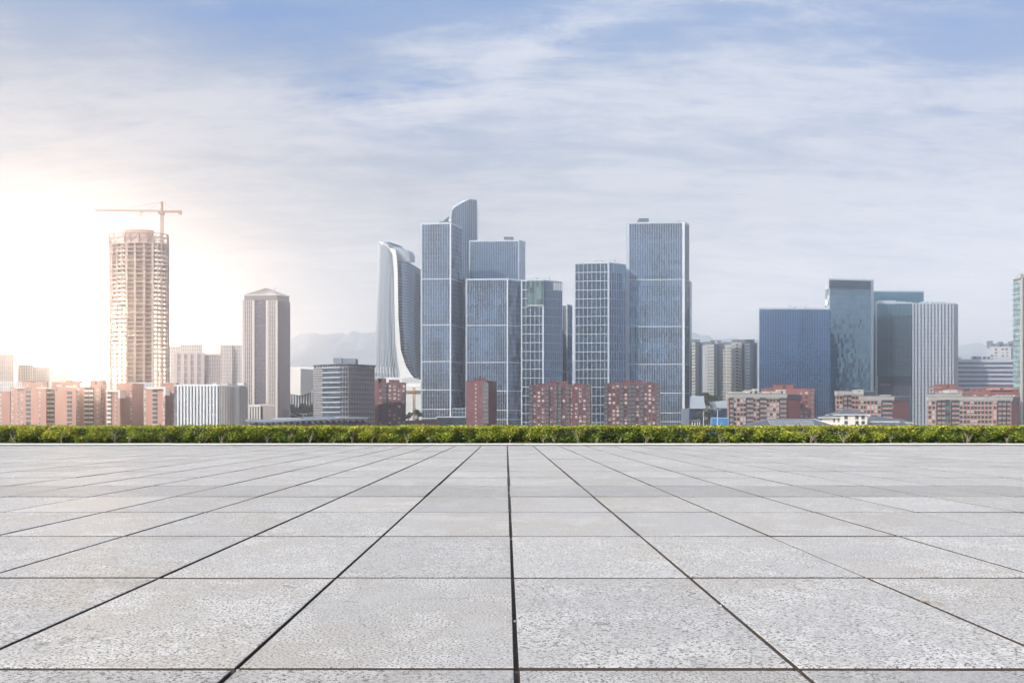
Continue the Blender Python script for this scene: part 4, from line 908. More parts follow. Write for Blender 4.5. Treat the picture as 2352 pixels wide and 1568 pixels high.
# ------------------------------------------------------------------ left side
def rising_tower():
    Y = 640; zt = Z(556, Y); lx = lambda px, y=Y: P(px, y)[0]
    root = thing('tower_shell', 'unfinished concrete tower of open floors round a solid core, steel ring on top', 'unfinished tower', (lx(319), Y+14, GZ))
    # rounded plan: bays left and right bulge back from the core front
    def plan(yoff=0, k=1.0):
        pts = []
        for px, dy in ((250, 12), (252, 6), (262, 2), (287, 0), (300, -1), (319, -1.5), (338, -1), (352, 0), (372, 2), (385, 6), (387.5, 12)): pts.append((lx(px, Y+dy), Y+dy))
        for px, dy in ((384, 19), (356, 10), (350, 30), (291, 30), (285, 10), (256, 19)): pts.append((lx(px, Y+dy), Y+dy))
        return pts
    pl = plan(); fh = 10.15*Y/FP; n = int((zt-GZ)/fh)+1
    for j in range(n):
        z = zt-j*fh; 
        if z < GZ+1: break
        s = MB(); t = .45 if j else 1.1; pp = inset_poly(pl, 1.012) if j == 14 else pl
        s.prism(pp, z-t, z, 'concrete', tone=r01()); s.build('floor_slab', root)
    for px, dy in ((252, 9), (386, 9), (256, 5), (268, 3), (279, 2), (290, .5), (309, 0), (330, 0), (350, .5), (361, 2), (371, 3.5), (381, 6)):
        w = .85 if 285 < px < 355 else .62
        c = MB(); x = lx(px, Y+dy); c.box(x-w, x+w, Y+dy, Y+dy+1.2, GZ, zt-.6, 'concrete', .7); c.build('column', root)
    c = MB(); c.prism([P(290, Y+4), P(349, Y+4), P(347, Y+28), P(293, Y+28)], GZ, Z(548, Y), 'concrete_core'); c.build('core_wall', root)
    # crown: curved core top and a ring of steel trusses
    c = MB(); cp = [P(287, Y+1), P(300, Y-.5), P(320, Y-1), P(340, Y), P(353, Y+2), P(350, Y+26), P(292, Y+26)]
    c.prism(cp, zt, Z(530, Y), 'concrete', tone=.4); c.prism(inset_poly(cp, 1.02), Z(530.5, Y), Z(528, Y), 'crane_paint')
    x = lx(300); c.box(x-1.4, x+.2, Y-1.3, Y-.6, zt+2, zt+6, 'concrete_core', .3); c.build('core_top', root)
    t = MB(); ring = pl; z1 = Z(535, Y); z0 = zt
    for k in range(len(ring)):
        a, b = ring[k], ring[(k+1) % len(ring)]
        t.tube([(*a, z0), (*a, z1)], .32, 'crane_paint', 5); t.tube([(*a, z1), (*b, z1)], .34, 'crane_paint', 5); t.tube([(*a, z0), (*b, z1)], .24, 'crane_paint', 5)
        t.tube([(*a, (z0+z1)/2), (*b, (z0+z1)/2)], .22, 'crane_paint', 5)
    t.build('ring_truss', root)
    # loose props in the open floors
    g = MB()
    for k in range(70):
        j = random.randint(1, n-3); z = zt-j*fh; px = random.choice([random.uniform(253, 288), random.uniform(352, 386)]); y = Y+random.uniform(6, 9); x = lx(px, y)
        g.box(x-.12, x+.12, y, y+.2, z, z+fh-.4, 'crane_paint')
    g.build('prop', root)
    k = MB(); k.box(lx(242), lx(256), Y+4, Y+6, Z(728, Y), Z(727, Y), 'crane_paint'); k.build('loading_deck', root)
    k = MB(); k.box(lx(382), lx(394), Y+4, Y+6, Z(731, Y), Z(730, Y), 'crane_paint'); k.build('loading_deck', root)
rising_tower()
def lattice(mb, a, b, w, m, bays, r=.22, tri=False):
    """square lattice boom from a to b"""
    a, b = Vector(a), Vector(b); d = (b-a).normalized(); s = Vector((0, 1, 0)); u = d.cross(s).normalized()
    offs = [s*w/2+u*w/2, -s*w/2+u*w/2, -s*w/2-u*w/2, s*w/2-u*w/2] if not tri else [s*w/2, -s*w/2, u*(-w*.9)]
    for o in offs: mb.tube([a+o, b+o], r, m, 4)
    for k in range(bays):
        p, q = a+(b-a)*k/bays, a+(b-a)*(k+1)/bays
        for i in range(len(offs)): mb.tube([p+offs[i], q+offs[(i+1) % len(offs)]], r*.7, m, 4)
        for i in range(len(offs)): mb.tube([p+offs[i], p+offs[(i+1) % len(offs)]], r*.6, m, 4)
def crane():
    Y = 652; X = lambda px: P(px, Y)[0]; root = thing('tower_crane', 'orange tower crane with a long jib, rising behind the right side of the unfinished tower', 'tower crane', (X(372), Y, GZ))
    m = MB(); lattice(m, (X(372), Y, GZ), (X(372), Y, Z(489, Y)), 1.9, 'crane_paint', 62, .15); m.build('mast', root)
    m = MB(); m.box(X(372)-1.7, X(372)+1.7, Y-1.7, Y+1.7, Z(493, Y), Z(488, Y), 'crane_paint', .3); m.build('slewing_ring', root)
    m = MB(); m.box(X(372)-2.6, X(372)-.9, Y-2.2, Y-.7, Z(492, Y), Z(486.5, Y), 'crane_paint'); m.build('cab', root)
    m = MB(); lattice(m, (X(372), Y, Z(487, Y)), (X(372), Y, Z(463, Y)), 1.2, 'crane_paint', 7, .22); m.build('apex', root)
    m = MB(); lattice(m, (X(370), Y, Z(486, Y)), (X(218), Y, Z(484, Y)), 1.4, 'crane_paint', 40, .16, True); m.build('jib', root)
    m = MB(); lattice(m, (X(374), Y, Z(486, Y)), (X(417), Y, Z(486, Y)), 1.3, 'crane_paint', 12, .22); m.box(X(372), X(416), Y-1, Y+1, Z(486.5, Y), Z(485.8, Y), 'crane_paint'); m.build('counter_jib', root)
    m = MB()
    for k in range(3): m.box(X(410)+k*.9, X(410)+k*.9+.75, Y-1.2, Y+1.2, Z(491, Y)-(.6 if k else 0), Z(484, Y), 'crane_paint', .2)
    m.build('counterweight', root)
    m = MB(); m.tube([(X(372), Y, Z(464, Y)), (X(262), Y, Z(483, Y))], .11, 'crane_paint', 4); m.tube([(X(372), Y, Z(464, Y)), (X(340), Y, Z(484, Y))], .11, 'crane_paint', 4); m.tube([(X(372), Y, Z(464, Y)), (X(405), Y, Z(484, Y))], .13, 'crane_paint', 4); m.build('pendant', root)
    m = MB(); m.box(X(322), X(328), Y-.9, Y+.9, Z(488, Y), Z(486.7, Y), 'crane_paint', .2); m.build('trolley', root)
    m = MB(); m.tube([(X(323), Y, Z(488, Y)), (X(323), Y, Z(494, Y))], .1, 'crane_paint', 4); m.tube([(X(322.6), Y, Z(493.5, Y)), (X(323), Y, Z(496, Y)), (X(323.4), Y, Z(497, Y))], [.5, .45, .2], 'crane_paint', 5); m.build('hook', root)
crane()
def stone_tower():
    Y = 600; q = foot(557.5, Y, 636.5, Y, 666.5, Y+7, D=26); zt = Z(690.5, Y)
    root = thing('office_tower', 'mauve stone tower with pale vertical fins and a shallow faceted roof', 'office tower', cen(q))
    A, B = Wall(q[0], q[1]), Wall(q[1], q[2]); fh = 10.6*Y/FP; nz = int((zt-GZ)/fh); mb = MB()
    A.panes(mb, 0, A.L, GZ, zt, 20, nz*2, 'glass_mauve', tone=lambda i, j: max(0, min(1, .5+random.gauss(0, .2)+(.25 if j in (nz*2-11,) else 0)))); mb.face([(*q[1], GZ), (*q[2], GZ), (*q[2], zt), (*q[1], zt)], 'stone_mauve', .3); shell(mb, q, GZ, zt, 'stone_mauve'); mb.build('wall', root)
    f = MB(); fr = [0, .06, .11, .16, .21, .255, .32]; 
    for u in (0, .055, .11, .165, .22, .275, .315, .695, .74, .79, .84, .89, .94, .985): wd = 1.4 if u in (.315, .695, .985, 0) else .62; A.box(f, A.L*u-wd/2+.3, A.L*u+wd/2+.3, .02, .9, GZ, zt, 'stone_pale', .6)
    f.build('fin_wall', root)
    f = MB()
    for j in range(nz): z = zt-j*fh; A.box(f, A.L*.33, A.L*.69, .02, .45, z-.35, z+.35, 'glass_mauve', .2); A.box(f, A.L*.02, A.L*.31, .015, .2, z-.5, z+.5, 'stone_mauve', .2); A.box(f, A.L*.71, A.L*.98, .015, .2, z-.5, z+.5, 'stone_mauve', .2)
    f.build('storey_trim', root)
    f = MB()
    for k in range(18): u = B.L*k/18; B.box(f, u+.2, u+.5, .02, .35, GZ, zt, 'stone_mauve', .8)
    f.build('side_mullion', root)
    # set-back crown and faceted glass roof
    c = MB(); cq = [P(561, Y+1.5), P(635.5, Y+1), P(664, Y+7), P(661, Y+24), P(564, Y+24)]; zc = Z(677, Y); c.prism(cq, zt-.2, zc, 'stone_mauve', tone=.1); w = Wall(cq[0], cq[1])
    for k in range(34): w.box(c, w.L*k/34, w.L*k/34+.3, .02, .3, zt, zc-.6, 'stone_mauve', .6)
    w.box(c, -.3, w.L+.3, -.1, .5, zc-.4, zc+.5, 'stone_pale', .8); w2 = Wall(cq[1], cq[2]); w2.box(c, -.3, w2.L+.3, -.1, .5, zc-.4, zc+.5, 'stone_pale', .5); c.build('crown', root)
    rf = MB(); ap = (P(609, Y+12)[0], Y+12, Z(662.5, Y+12)); ap2 = (P(619, Y+14)[0], Y+14, Z(664, Y+14)); z = zc+.4; C4 = [(*p, z) for p in inset_poly(cq, .97)]
    rf.face([C4[0], C4[1], ap2, ap], 'stone_pale', .5); rf.face([C4[1], C4[2], ap2], 'stone_mauve', .5); rf.face([C4[2], C4[3], ap2], 'stone_mauve'); rf.face([C4[3], C4[4], ap, ap2], 'stone_mauve'); rf.face([C4[4], C4[0], ap], 'stone_mauve')
    for k in range(1, 9):
        t = k/9; a = Vector(C4[0]).lerp(Vector(C4[1]), t); b = Vector(ap).lerp(Vector(ap2), t); rf.tube([a+Vector((0, -.2, .2)), b+Vector((0, -.2, .2))], .25, 'stone_mauve', 4, .2)
    rf.tube([Vector(C4[0])+Vector((0, 0, .2)), ap], .4, 'stone_pale', 4, .9); rf.build('roof', root)
    gondola_crane(610, 631, 665, Y+13, root, zc+2.5); 
    e = MB()
    for k in range(3): B.box(e, B.L*(.45+.16*k), B.L*(.54+.16*k), .01, .3, GZ, Z(940, Y), 'win_glass')
    e.build('portal', root)
mat('glass_mauve', (.15,.14,.17), .3, .25, .35, .08, .05)
stone_tower()
# low wing in front of it
def low_wing():
    Y = 560; t = thing('office_wing', 'small stone wing with white piers at the foot of the mauve stone tower', 'office wing', (P(600, Y)[0], Y, GZ)); mb = MB()
    for (a, b, yt, ys) in ((572.5, 597, 929.5, Y), (604, 630, 930.5, Y), (597, 604.5, 931, Y+3), (596, 628, 926.5, Y+5)): mb.prism([P(a, ys), P(b, ys), P(b, ys+12), P(a, ys+12)], GZ, Z(yt, ys), 'stone_mauve', tone=.4)
    mb.build('wall', t); w = Wall(P(572.5, Y), P(597, Y)); f = MB()
    for k in range(5): w.box(f, w.L*k/4-.5, w.L*k/4+.5, .02, .5, GZ, Z(933, Y), 'villa_white')
    w.box(f, -.6, w.L+.6, .02, .7, Z(934, Y), Z(929, Y), 'villa_white', .5); f.build('pier', t)
    f = MB(); w.panes(f, .2, w.L-.2, GZ, Z(934, Y), 4, 4, 'glass_mauve', w=.05); w3 = Wall(P(597, Y+3), P(604.5, Y+3)); w3.panes(f, 0, w3.L, GZ, Z(933, Y), 2, 6, 'glass_dark', w=.05); f.build('glazing', t)
    f = MB(); w2 = Wall(P(604, Y), P(630, Y))
    for k in range(9): w2.box(f, w2.L*k/9, w2.L*k/9+.35, .02, .3, GZ, Z(931, Y), 'stone_pale')
    w2.box(f, -.2, w2.L+.3, .02, .6, Z(932, Y), Z(929.5, Y), 'stone_pale'); f.build('side_pier', t)
low_wing()
# finned slab with a curved end
def curved_slab():
    Y = 490; t = thing('office_block', 'broad low office with white vertical fins and a curved end, before the mauve tower', 'office block', (P(480, Y)[0], Y, GZ)); zt = Z(886, Y)
    pts = [P(400, Y+2), P(503, Y)]+[P(503+66*k/9, Y+.5+15*(k/9)**1.7) for k in range(1, 10)]; mb = MB(); fin = MB(); st = MB()
    A = Wall(pts[0], pts[1]); A.panes(mb, 0, A.L, GZ, zt, 26, 13, 'glass_mauve')
    for k in range(1, len(pts)-1): w = Wall(pts[k], pts[k+1]); w.panes(mb, 0, w.L, GZ, zt, 2, 13, 'glass_mauve', tone=lambda i, j: .2+.3*r01())
    full = pts+[P(564, Y+40), P(404, Y+40)]
    for k in range(len(pts)-1, len(full)): a, b = full[k], full[(k+1) % len(full)]; mb.face([(*a, GZ), (*b, GZ), (*b, zt), (*a, zt)], 'stone_mauve')
    mb.build('glazing', t)
    for k in range(13): u = A.L*(.10+.9*k/12.5); A.box(fin, u-.55, u+.55, .02, 1.1, GZ, zt, 'fin_white', .6)
    fin.build('front_fin', t); fin = MB()
    for k in range(1, len(pts)-1):
        w = Wall(pts[k], pts[k+1])
        for i in range(2): u = w.L*(i+.5)/2; w.box(fin, u-.26, u+.26, .02, .8, GZ, zt, 'stone_pale', .4)
    w = Wall(pts[6], pts[7]); w.box(fin, 0, w.L, .02, 1.0, GZ, zt, 'stone_pale', .5); fin.build('curved_fin', t)
    for (ua, ub, rows) in ((.22, .34, (915, 928, 961)), (.78, .97, (916, 929, 951))):
        s = MB()
        for py in rows: A.box(s, A.L*ua, A.L*(ub if py > 940 else ua+.08), .05, .9, Z(py+1.6, Y), Z(py, Y), 'fin_white')
        s.build('cross_band', t)
    rf = MB(); rp = inset_poly(full, 1.01); rf.prism(rp, zt, Z(882.5, Y), 'fin_white', mtop='roof_grey'); rf.build('roof', t)
    rf = MB()
    for (a, b, yt) in ((488, 498, 879.5), (508, 522, 880), (545, 560, 878)): rf.box(P(a, Y+9)[0], P(b, Y+9)[0], Y+9, Y+14, Z(883, Y), Z(yt, Y+9), 'fin_white')
    rf.build('roof_unit', t)
curved_slab()
# arena folded from white planes, on columns
def arena():
    Y = 800; t = thing('arena', 'white angular folded hall raised on slender columns, in the gap beside the mauve tower', 'arena', (P(695, Y)[0], Y, GZ)); b = MB()
    c = lambda px, py, dy=0: (*P(px, Y+dy), Z(py, Y+dy))
    A1, A2, A3 = c(664, 842.6, 16), c(690.5, 847, 0), c(727, 849.5, 14); B1, B2, B3 = c(664, 903, 16), c(690.5, 907.5, 0), c(727, 895, 14); K = c(676, 841, 60); K2 = c(722, 842.6, 60); L1 = c(680, 897, 60); L2 = c(722, 890, 60)
    b.face([A1, A2, B2, B1][::-1], 'arena_skin', .3); b.face([A2, A3, B3, B2][::-1], 'arena_skin', .7); b.face([A1, K, K2, A3, A2], 'villa_white', .9); b.face([B1, B2, B3, L2, L1], 'roof_grey'); b.face([A3, K2, L2, B3], 'arena_skin'); b.face([K, A1, B1, L1], 'arena_skin'); b.build('shell', t)
    f = MB(); f.tube([A2, B2], .35, 'villa_white', 4); f.tube([A1, A2, A3], .35, 'villa_white', 4); f.tube([B1, B2, B3], .3, 'villa_white', 4); f.build('edge', t)
    f = MB()
    for k in range(9): px = 667+k*6.2; y0 = np.interp(px, [664, 690.5, 727], [902, 906, 894]); x, yy = P(px, Y+8); f.tube([(x, yy, GZ), (x, yy, Z(y0-2, yy))], .45, 'villa_white', 6)
    f.build('column_row', t)
    w = Wall(P(664, Y+20), P(726, Y+24)); f = MB(); w.panes(f, 0, w.L, GZ, Z(900, Y+20), 14, 3, 'glass_steel'); f.build('glazed_wall', t)
arena()
# round-cornered office
def round_office():
    Y = 500; t = thing('office_block', 'dark round cornered office with pale curved balcony bands under an overhanging roof plate', 'office block', (P(790, Y)[0], Y, GZ)); zt = Z(843, Y)
    a = [P(721.5, Y+9), P(741, Y+3)]; arc = [P(741+(800-741)*(k/10), Y+3-5.0*sin(pi*min(1, k/10*1.0)*.5+0)*(1 if k else 0)+0) for k in range(1, 11)]; right = [P(859, Y+10)]
    line = a+arc+right; mb = MB(); n = 12; fh = 11.35*Y/FP
    W0 = Wall(line[0], line[1]); W0.panes(mb, 0, W0.L, GZ, zt, 6, n*2, 'glass_dark')
    for k in range(1, len(line)-2): w = Wall(line[k], line[k+1]); w.panes(mb, 0, w.L, GZ, zt, 1, n, 'glass_dark')
    WR = Wall(line[-2], line[-1]); WR.panes(mb, 0, WR.L, GZ, zt, 16, n*2, 'glass_dark', tone=lambda i, j: .3*r01()+.1); full = line+[P(856, Y+34), P(726, Y+34)]
    for k in range(len(line)-1, len(full)): p, q = full[k], full[(k+1) % len(full)]; mb.face([(*p, GZ), (*q, GZ), (*q, zt), (*p, zt)], 'stone_grey')
    mb.build('glazing', t)
    for j in range(n):
        z = zt-j*fh; bnd = MB()
        for k in range(1, 8): w = Wall(line[k], line[k+1]); w.box(bnd, 0, w.L+.05, .02, 1.0, z-.75, z+.1, 'band_mauve' , .8)
        if z > GZ+2: bnd.build('balcony_band', t)
    g = MB()
    for k in range(9): u = W0.L*k/8; W0.box(g, u-.16, u+.16, .02, .5, GZ, zt, 'band_mauve', .8)
    for j in range(n*2): z = zt-j*fh/2; W0.box(g, 0, W0.L, .02, .3, z-.3, z+.3, 'band_mauve', .2)
    g.build('slat_screen', t); g = MB()
    for k in range(17): u = WR.L*k/16; WR.box(g, u-.28, u+.28, .02, .6, GZ, zt+1.6, 'trim_mauve', .3)
    for j in range(n): z = zt-j*fh; WR.box(g, 0, WR.L, .02, .7, z-.55, z+.35, 'trim_mauve', .4); WR.box(g, 0, WR.L, .02, .3, z-2.3, z-2.0, 'trim_mauve', .4)
    for k in (9, 10): w = Wall(line[k], line[k+1]); 
    for k in range(8, len(line)-2):
        w = Wall(line[k], line[k+1]); w.box(g, w.L-.25, w.L+.2, .02, .6, GZ, zt, 'trim_mauve', .3)
        for j in range(n): z = zt-j*fh; w.box(g, 0, w.L, .02, .65, z-.5, z+.3, 'trim_mauve', .5)
    g.build('wall_trim', t)
    rf = MB(); pl = [P(718.5, Y+9), P(741, Y+1), P(770, Y-3), P(800, Y-4), P(864, Y+9), P(859, Y+36), P(722, Y+36)]; zr = Z(838, Y); rf.prism(pl, zr, zr+.5, 'roof_slate'); rf.build('roof_plate', t)
    rf = MB()
    for k, p in enumerate(line[:-1]):
        w = Wall(line[k], line[k+1]); m = max(1, int(w.L/2.6))
        for i in range(m): u = w.L*i/m; w.box(rf, u-.2, u+.2, -.3, .3, zt, zr, 'fin_silver', .8)
    rf.build('roof_post', t)
    rf = MB(); cp = inset_poly(full, .93); rf.prism(cp, zt-.1, zr-.05, 'render_grey'); rf.build('attic_wall', t)
    rf = MB(); rf.box(P(766, Y+10)[0], P(786, Y+10)[0], Y+9, Y+18, zr+.4, Z(822, Y+9), 'render_grey', .9); rf.box(P(786, Y+10)[0]+.02, P(817, Y+10)[0], Y+9.5, Y+18, zr+.4, Z(823, Y+9), 'render_grey', .1)
    for px, h in ((768, 3.5), (773, 2.5), (782, 3), (794, 2.6)): rf.tube([(P(px, Y+12)[0], Y+12, Z(823, Y+12)), (P(px, Y+12)[0], Y+12, Z(823, Y+12)+h)], .12, 'fin_white', 4)
    rf.build('plant_room', t)
round_office()
def canopy():
    Y = 340; t = thing('canopy_roof', 'long low curved canopy roof with triangular brackets, just above the hedge', 'canopy', (P(670, Y)[0], Y, GZ)); mb = MB()
    top = [(563, 962.5), (590, 963), (640, 962.5), (700, 960), (776, 958.3), (848, 958)]; bot = [(570, 968), (600, 969.5), (640, 968.5), (700, 965), (776, 961.5), (848, 960)]
    for k in range(len(top)-1):
        (a, ya), (b, yb) = top[k], top[k+1]; (c, yc), (d, yd) = bot[k], bot[k+1]
        T = [(*P(a, Y+6), Z(ya, Y+6)), (*P(b, Y+6), Z(yb, Y+6))]; L = [(*P(c, Y), Z(yc, Y)), (*P(d, Y), Z(yd, Y))]
        mb.hexa([L[0], L[1], (T[1][0], T[1][1], T[1][2]-.5), (T[0][0], T[0][1], T[0][2]-.5)], [(p[0], p[1], p[2]+.35) for p in L]+[T[1], T[0]], 'render_grey', .9)
    mb.build('roof_shell', t); w = Wall(P(575, Y+4), P(846, Y+4)); mb = MB(); w.box(mb, 0, w.L, -6, 0, GZ, Z(972, Y), 'brick_maroon'); w.box(mb, 2, w.L-2, -5, -.4, GZ, Z(966, Y), 'glass_dark'); mb.build('wall', t)
    mb = MB()
    for k in range(19):
        px = 592+k*13.6; x, _ = P(px, Y); z0 = Z(np.interp(px, [c[0] for c in bot], [c[1] for c in bot]), Y); mb.hexa([(x-.15,Y+3,z0-1.6), (x+.15,Y+3,z0-1.6), (x+.15,Y+4.2,z0-1.6), (x-.15,Y+4.2,z0-1.6)], [(x-.9,Y+.6,z0+.1), (x+.9,Y+.6,z0+.1), (x+.9,Y+4.2,z0+.1), (x-.9,Y+4.2,z0+.1)], 'fin_silver')
    mb.build('bracket_row', t)
    mb = MB(); mb.prism([P(690, Y+8), P(770, Y+8), P(770, Y+14), P(690, Y+14)], Z(964, Y), Z(956.5, Y+8), 'render_grey', tone=.9); mb.prism([P(628, Y+8), P(700, Y+8), P(700, Y+13), P(628, Y+13)], Z(964, Y), Z(959, Y+8), 'fin_silver', tone=.5); mb.build('roof_monitor', t)
canopy()
# pale distant blocks
G6 = 'pale office blocks far off on the left'
def pale(label, parts, group=G6, front='stone_pale', glz='glass_mauve', name='office_block', fins=True, cat='office block'):
    """parts: (px0, px1, top, Y, nfin, storey px)"""
    p0 = parts[0]; t = thing(name, label, cat, (P((p0[0]+p0[1])/2, p0[3])[0], p0[3], GZ), group)
    for (a, b, yt, Y, nf, sp) in parts:
        q = [P(a, Y), P(b, Y), P(b-1, Y+20), P(a+1, Y+20)]; zt = Z(yt, Y); w = Wall(q[0], q[1]); mb = MB(); nz = max(1, int((zt-GZ)/(sp*Y/FP)))
        w.panes(mb, 0, w.L, GZ, zt, nf, nz, glz); 
        for k in (1, 2, 3): c, d = q[k], q[(k+1) % 4]; mb.face([(*c, GZ), (*d, GZ), (*d, zt), (*c, zt)], front)
        mb.face([(*p, zt) for p in q], 'roof_grey'); mb.build('wall', t); f = MB(); g = MB()
        for k in range(nf+1): u = w.L*k/nf; w.box(f, u-w.L/nf*.26, u+w.L/nf*.26, .02, .8, GZ, zt+.5, front, .3+.5*r01())
        f.build('fin_wall', t)
        for j in range(nz+1): z = zt-j*sp*Y/FP; w.box(g, 0, w.L, .015, .5, z-.6, z+.5, front, .5)
        g.build('storey_trim', t)
    return t
pale('flat mauve slab cut off by the photo left edge', [(-30, 30.8, 813.4, 900, 14, 12)], front='stone_mauve')
pale('low pale gridded office with a stepped roof, right of the flat mauve slab', [(43, 76, 838, 930, 6, 7), (76, 113, 843, 932, 8, 7)])
pale('faint tall tower almost lost in the glare, left of the sun', [(116, 166, 793.5, 1500, 10, 9)])
pale('pale tower of stacked vertical slots, immediately right of the unfinished tower', [(388, 415, 796, 1000, 7, 8), (416, 464, 791.5, 990, 12, 8)])
tt = pale('mauve office with big recessed window bays between the two pale slotted towers', [(404, 466, 812, 880, 4, 14), (466, 507, 815, 884, 8, 9)], front='stone_mauve')
m = MB(); w = Wall(P(466, 882), P(507, 882))
for k in range(9): w.box(m, w.L*k/8-.3, w.L*k/8+.3, 0, .5, Z(815, 882), Z(810, 882), 'stone_mauve')
w.box(m, 0, w.L, 0, .6, Z(811, 882), Z(809.5, 882), 'stone_pale'); m.build('roof_frame', tt)
pale('pair of pale slotted towers joined at the base, left of the mauve stone tower', [(507, 532, 792.8, 980, 7, 8), (533, 560, 793, 985, 7, 8)])
pale('striped white office end showing behind the leftmost pink blocks', [(-12, 50, 877.5, 640, 14, 11)], front='fin_white', group='striped white offices behind the pink blocks')
pale('striped white office behind the pink blocks at the foot of the unfinished tower', [(296, 352, 879.5, 600, 16, 11)], front='fin_white', group='striped white offices behind the pink blocks')

# pink apartment blocks in the glare
G7 = 'pink apartment blocks in the glare on the left'
def pink(label, fp, yt, cols, caps=(), **k):
    r, q, zt, A, B = housing('apartment_block', label, G7, fp, yt, 10.2, cols, wall='brick_pink', sidem='brick_pink', mix=('white', 'half', 'open'), wts=(2, 1, 1), ww=1.3, wh=2.0, **k)
    for (a, b, y0, y1) in caps: c = MB(); c.box(P(a, fp[3]-1)[0], P(b, fp[3]-1)[0], fp[3]-1.2, fp[3]+6, Z(y1, fp[3]), Z(y0, fp[3]), 'villa_white'); c.build('parapet_frame', r)
    return r, q, zt, A, B
pink('leftmost pink block, low and mostly blank, at the photo left edge', (-14, 540, 23, 541, 24.5, 546), 900.5, [(.42, None)])
pink('pink block with a tall raised back half behind the second and third pink blocks', (52, 575, 108, 575, 109, 580), 879.5, [(.2, None), (.8, None)], heads=((63, 70, 876, 'brick_pink'),))
pink('second pink block from the left, narrow with a white framed top', (25, 536, 59, 534, 61, 540), 890, [(.12, None), (.5, 'open'), (.75, None)], caps=((32, 60, 889, 891.5),))
pink('pink block with a bold column of white balconies, third from the left', (60, 528, 106, 526, 108, 532), 895, [(.12, 'strip'), (.68, None)], caps=((84, 118, 889.5, 892),))
pink('pink block with close columns of glazed balconies, between two blank walled ones', (108, 536, 129, 535, 131, 540), 893, [(.2, 'balcony'), (.68, 'balcony')])
pink('tall pink block behind with two flat steps in its roof', (120, 578, 184, 578, 185, 584), 879, [(.8, None)], heads=((151, 180, 874.5, 'brick_pink'),))
pink('broad blank pink block with one column of short balconies', (126, 522, 174, 522, 176, 528), 898, [(.70, 'strip')], caps=((151, 176, 886, 889), (130, 143, 884, 887)))
pink('pink block of many narrow windows just right of the short balcony column', (177, 540, 232, 540, 233, 546), 889, [(.06, None), (.42, 'balcony'), (.62, 'balcony'), (.86, None)])
pink('pink block with a raised square head, right below the sun glare', (206, 556, 244, 556, 246, 562), 885, [(.55, None), (.75, None)], heads=((206, 236, 873.5, 'brick_pink'),))
pink('pink block under a white slab roof with one wide window column', (243, 524, 275, 523, 276.5, 530), 899, [(.30, 'balcony'), (.78, 'open')], caps=((243, 276, 896, 899.5), (272, 276, 898, 914)))
pink('blank pink block between the white roofed one and the striped office', (268, 548, 304, 548, 330, 556), 882, [(.92, None)])
r, q, zt, A, B = pink('pink block with a column of wide white balconies under a deep white parapet', (331, 510, 379, 508, 381, 514), 893, [(.05, None), (.52, 'strip'), (.94, None)], caps=((337, 380, 888.5, 893), (376, 380, 893, 908)))
pink('pink block stepping down on its right, next to the white finned office', (372, 530, 404, 530, 411, 534), 882, [(.97, None)])
pink('low pink wing with one thin window strip against the white finned office', (392, 520, 410, 519, 412, 524), 895, [(.30, None)])
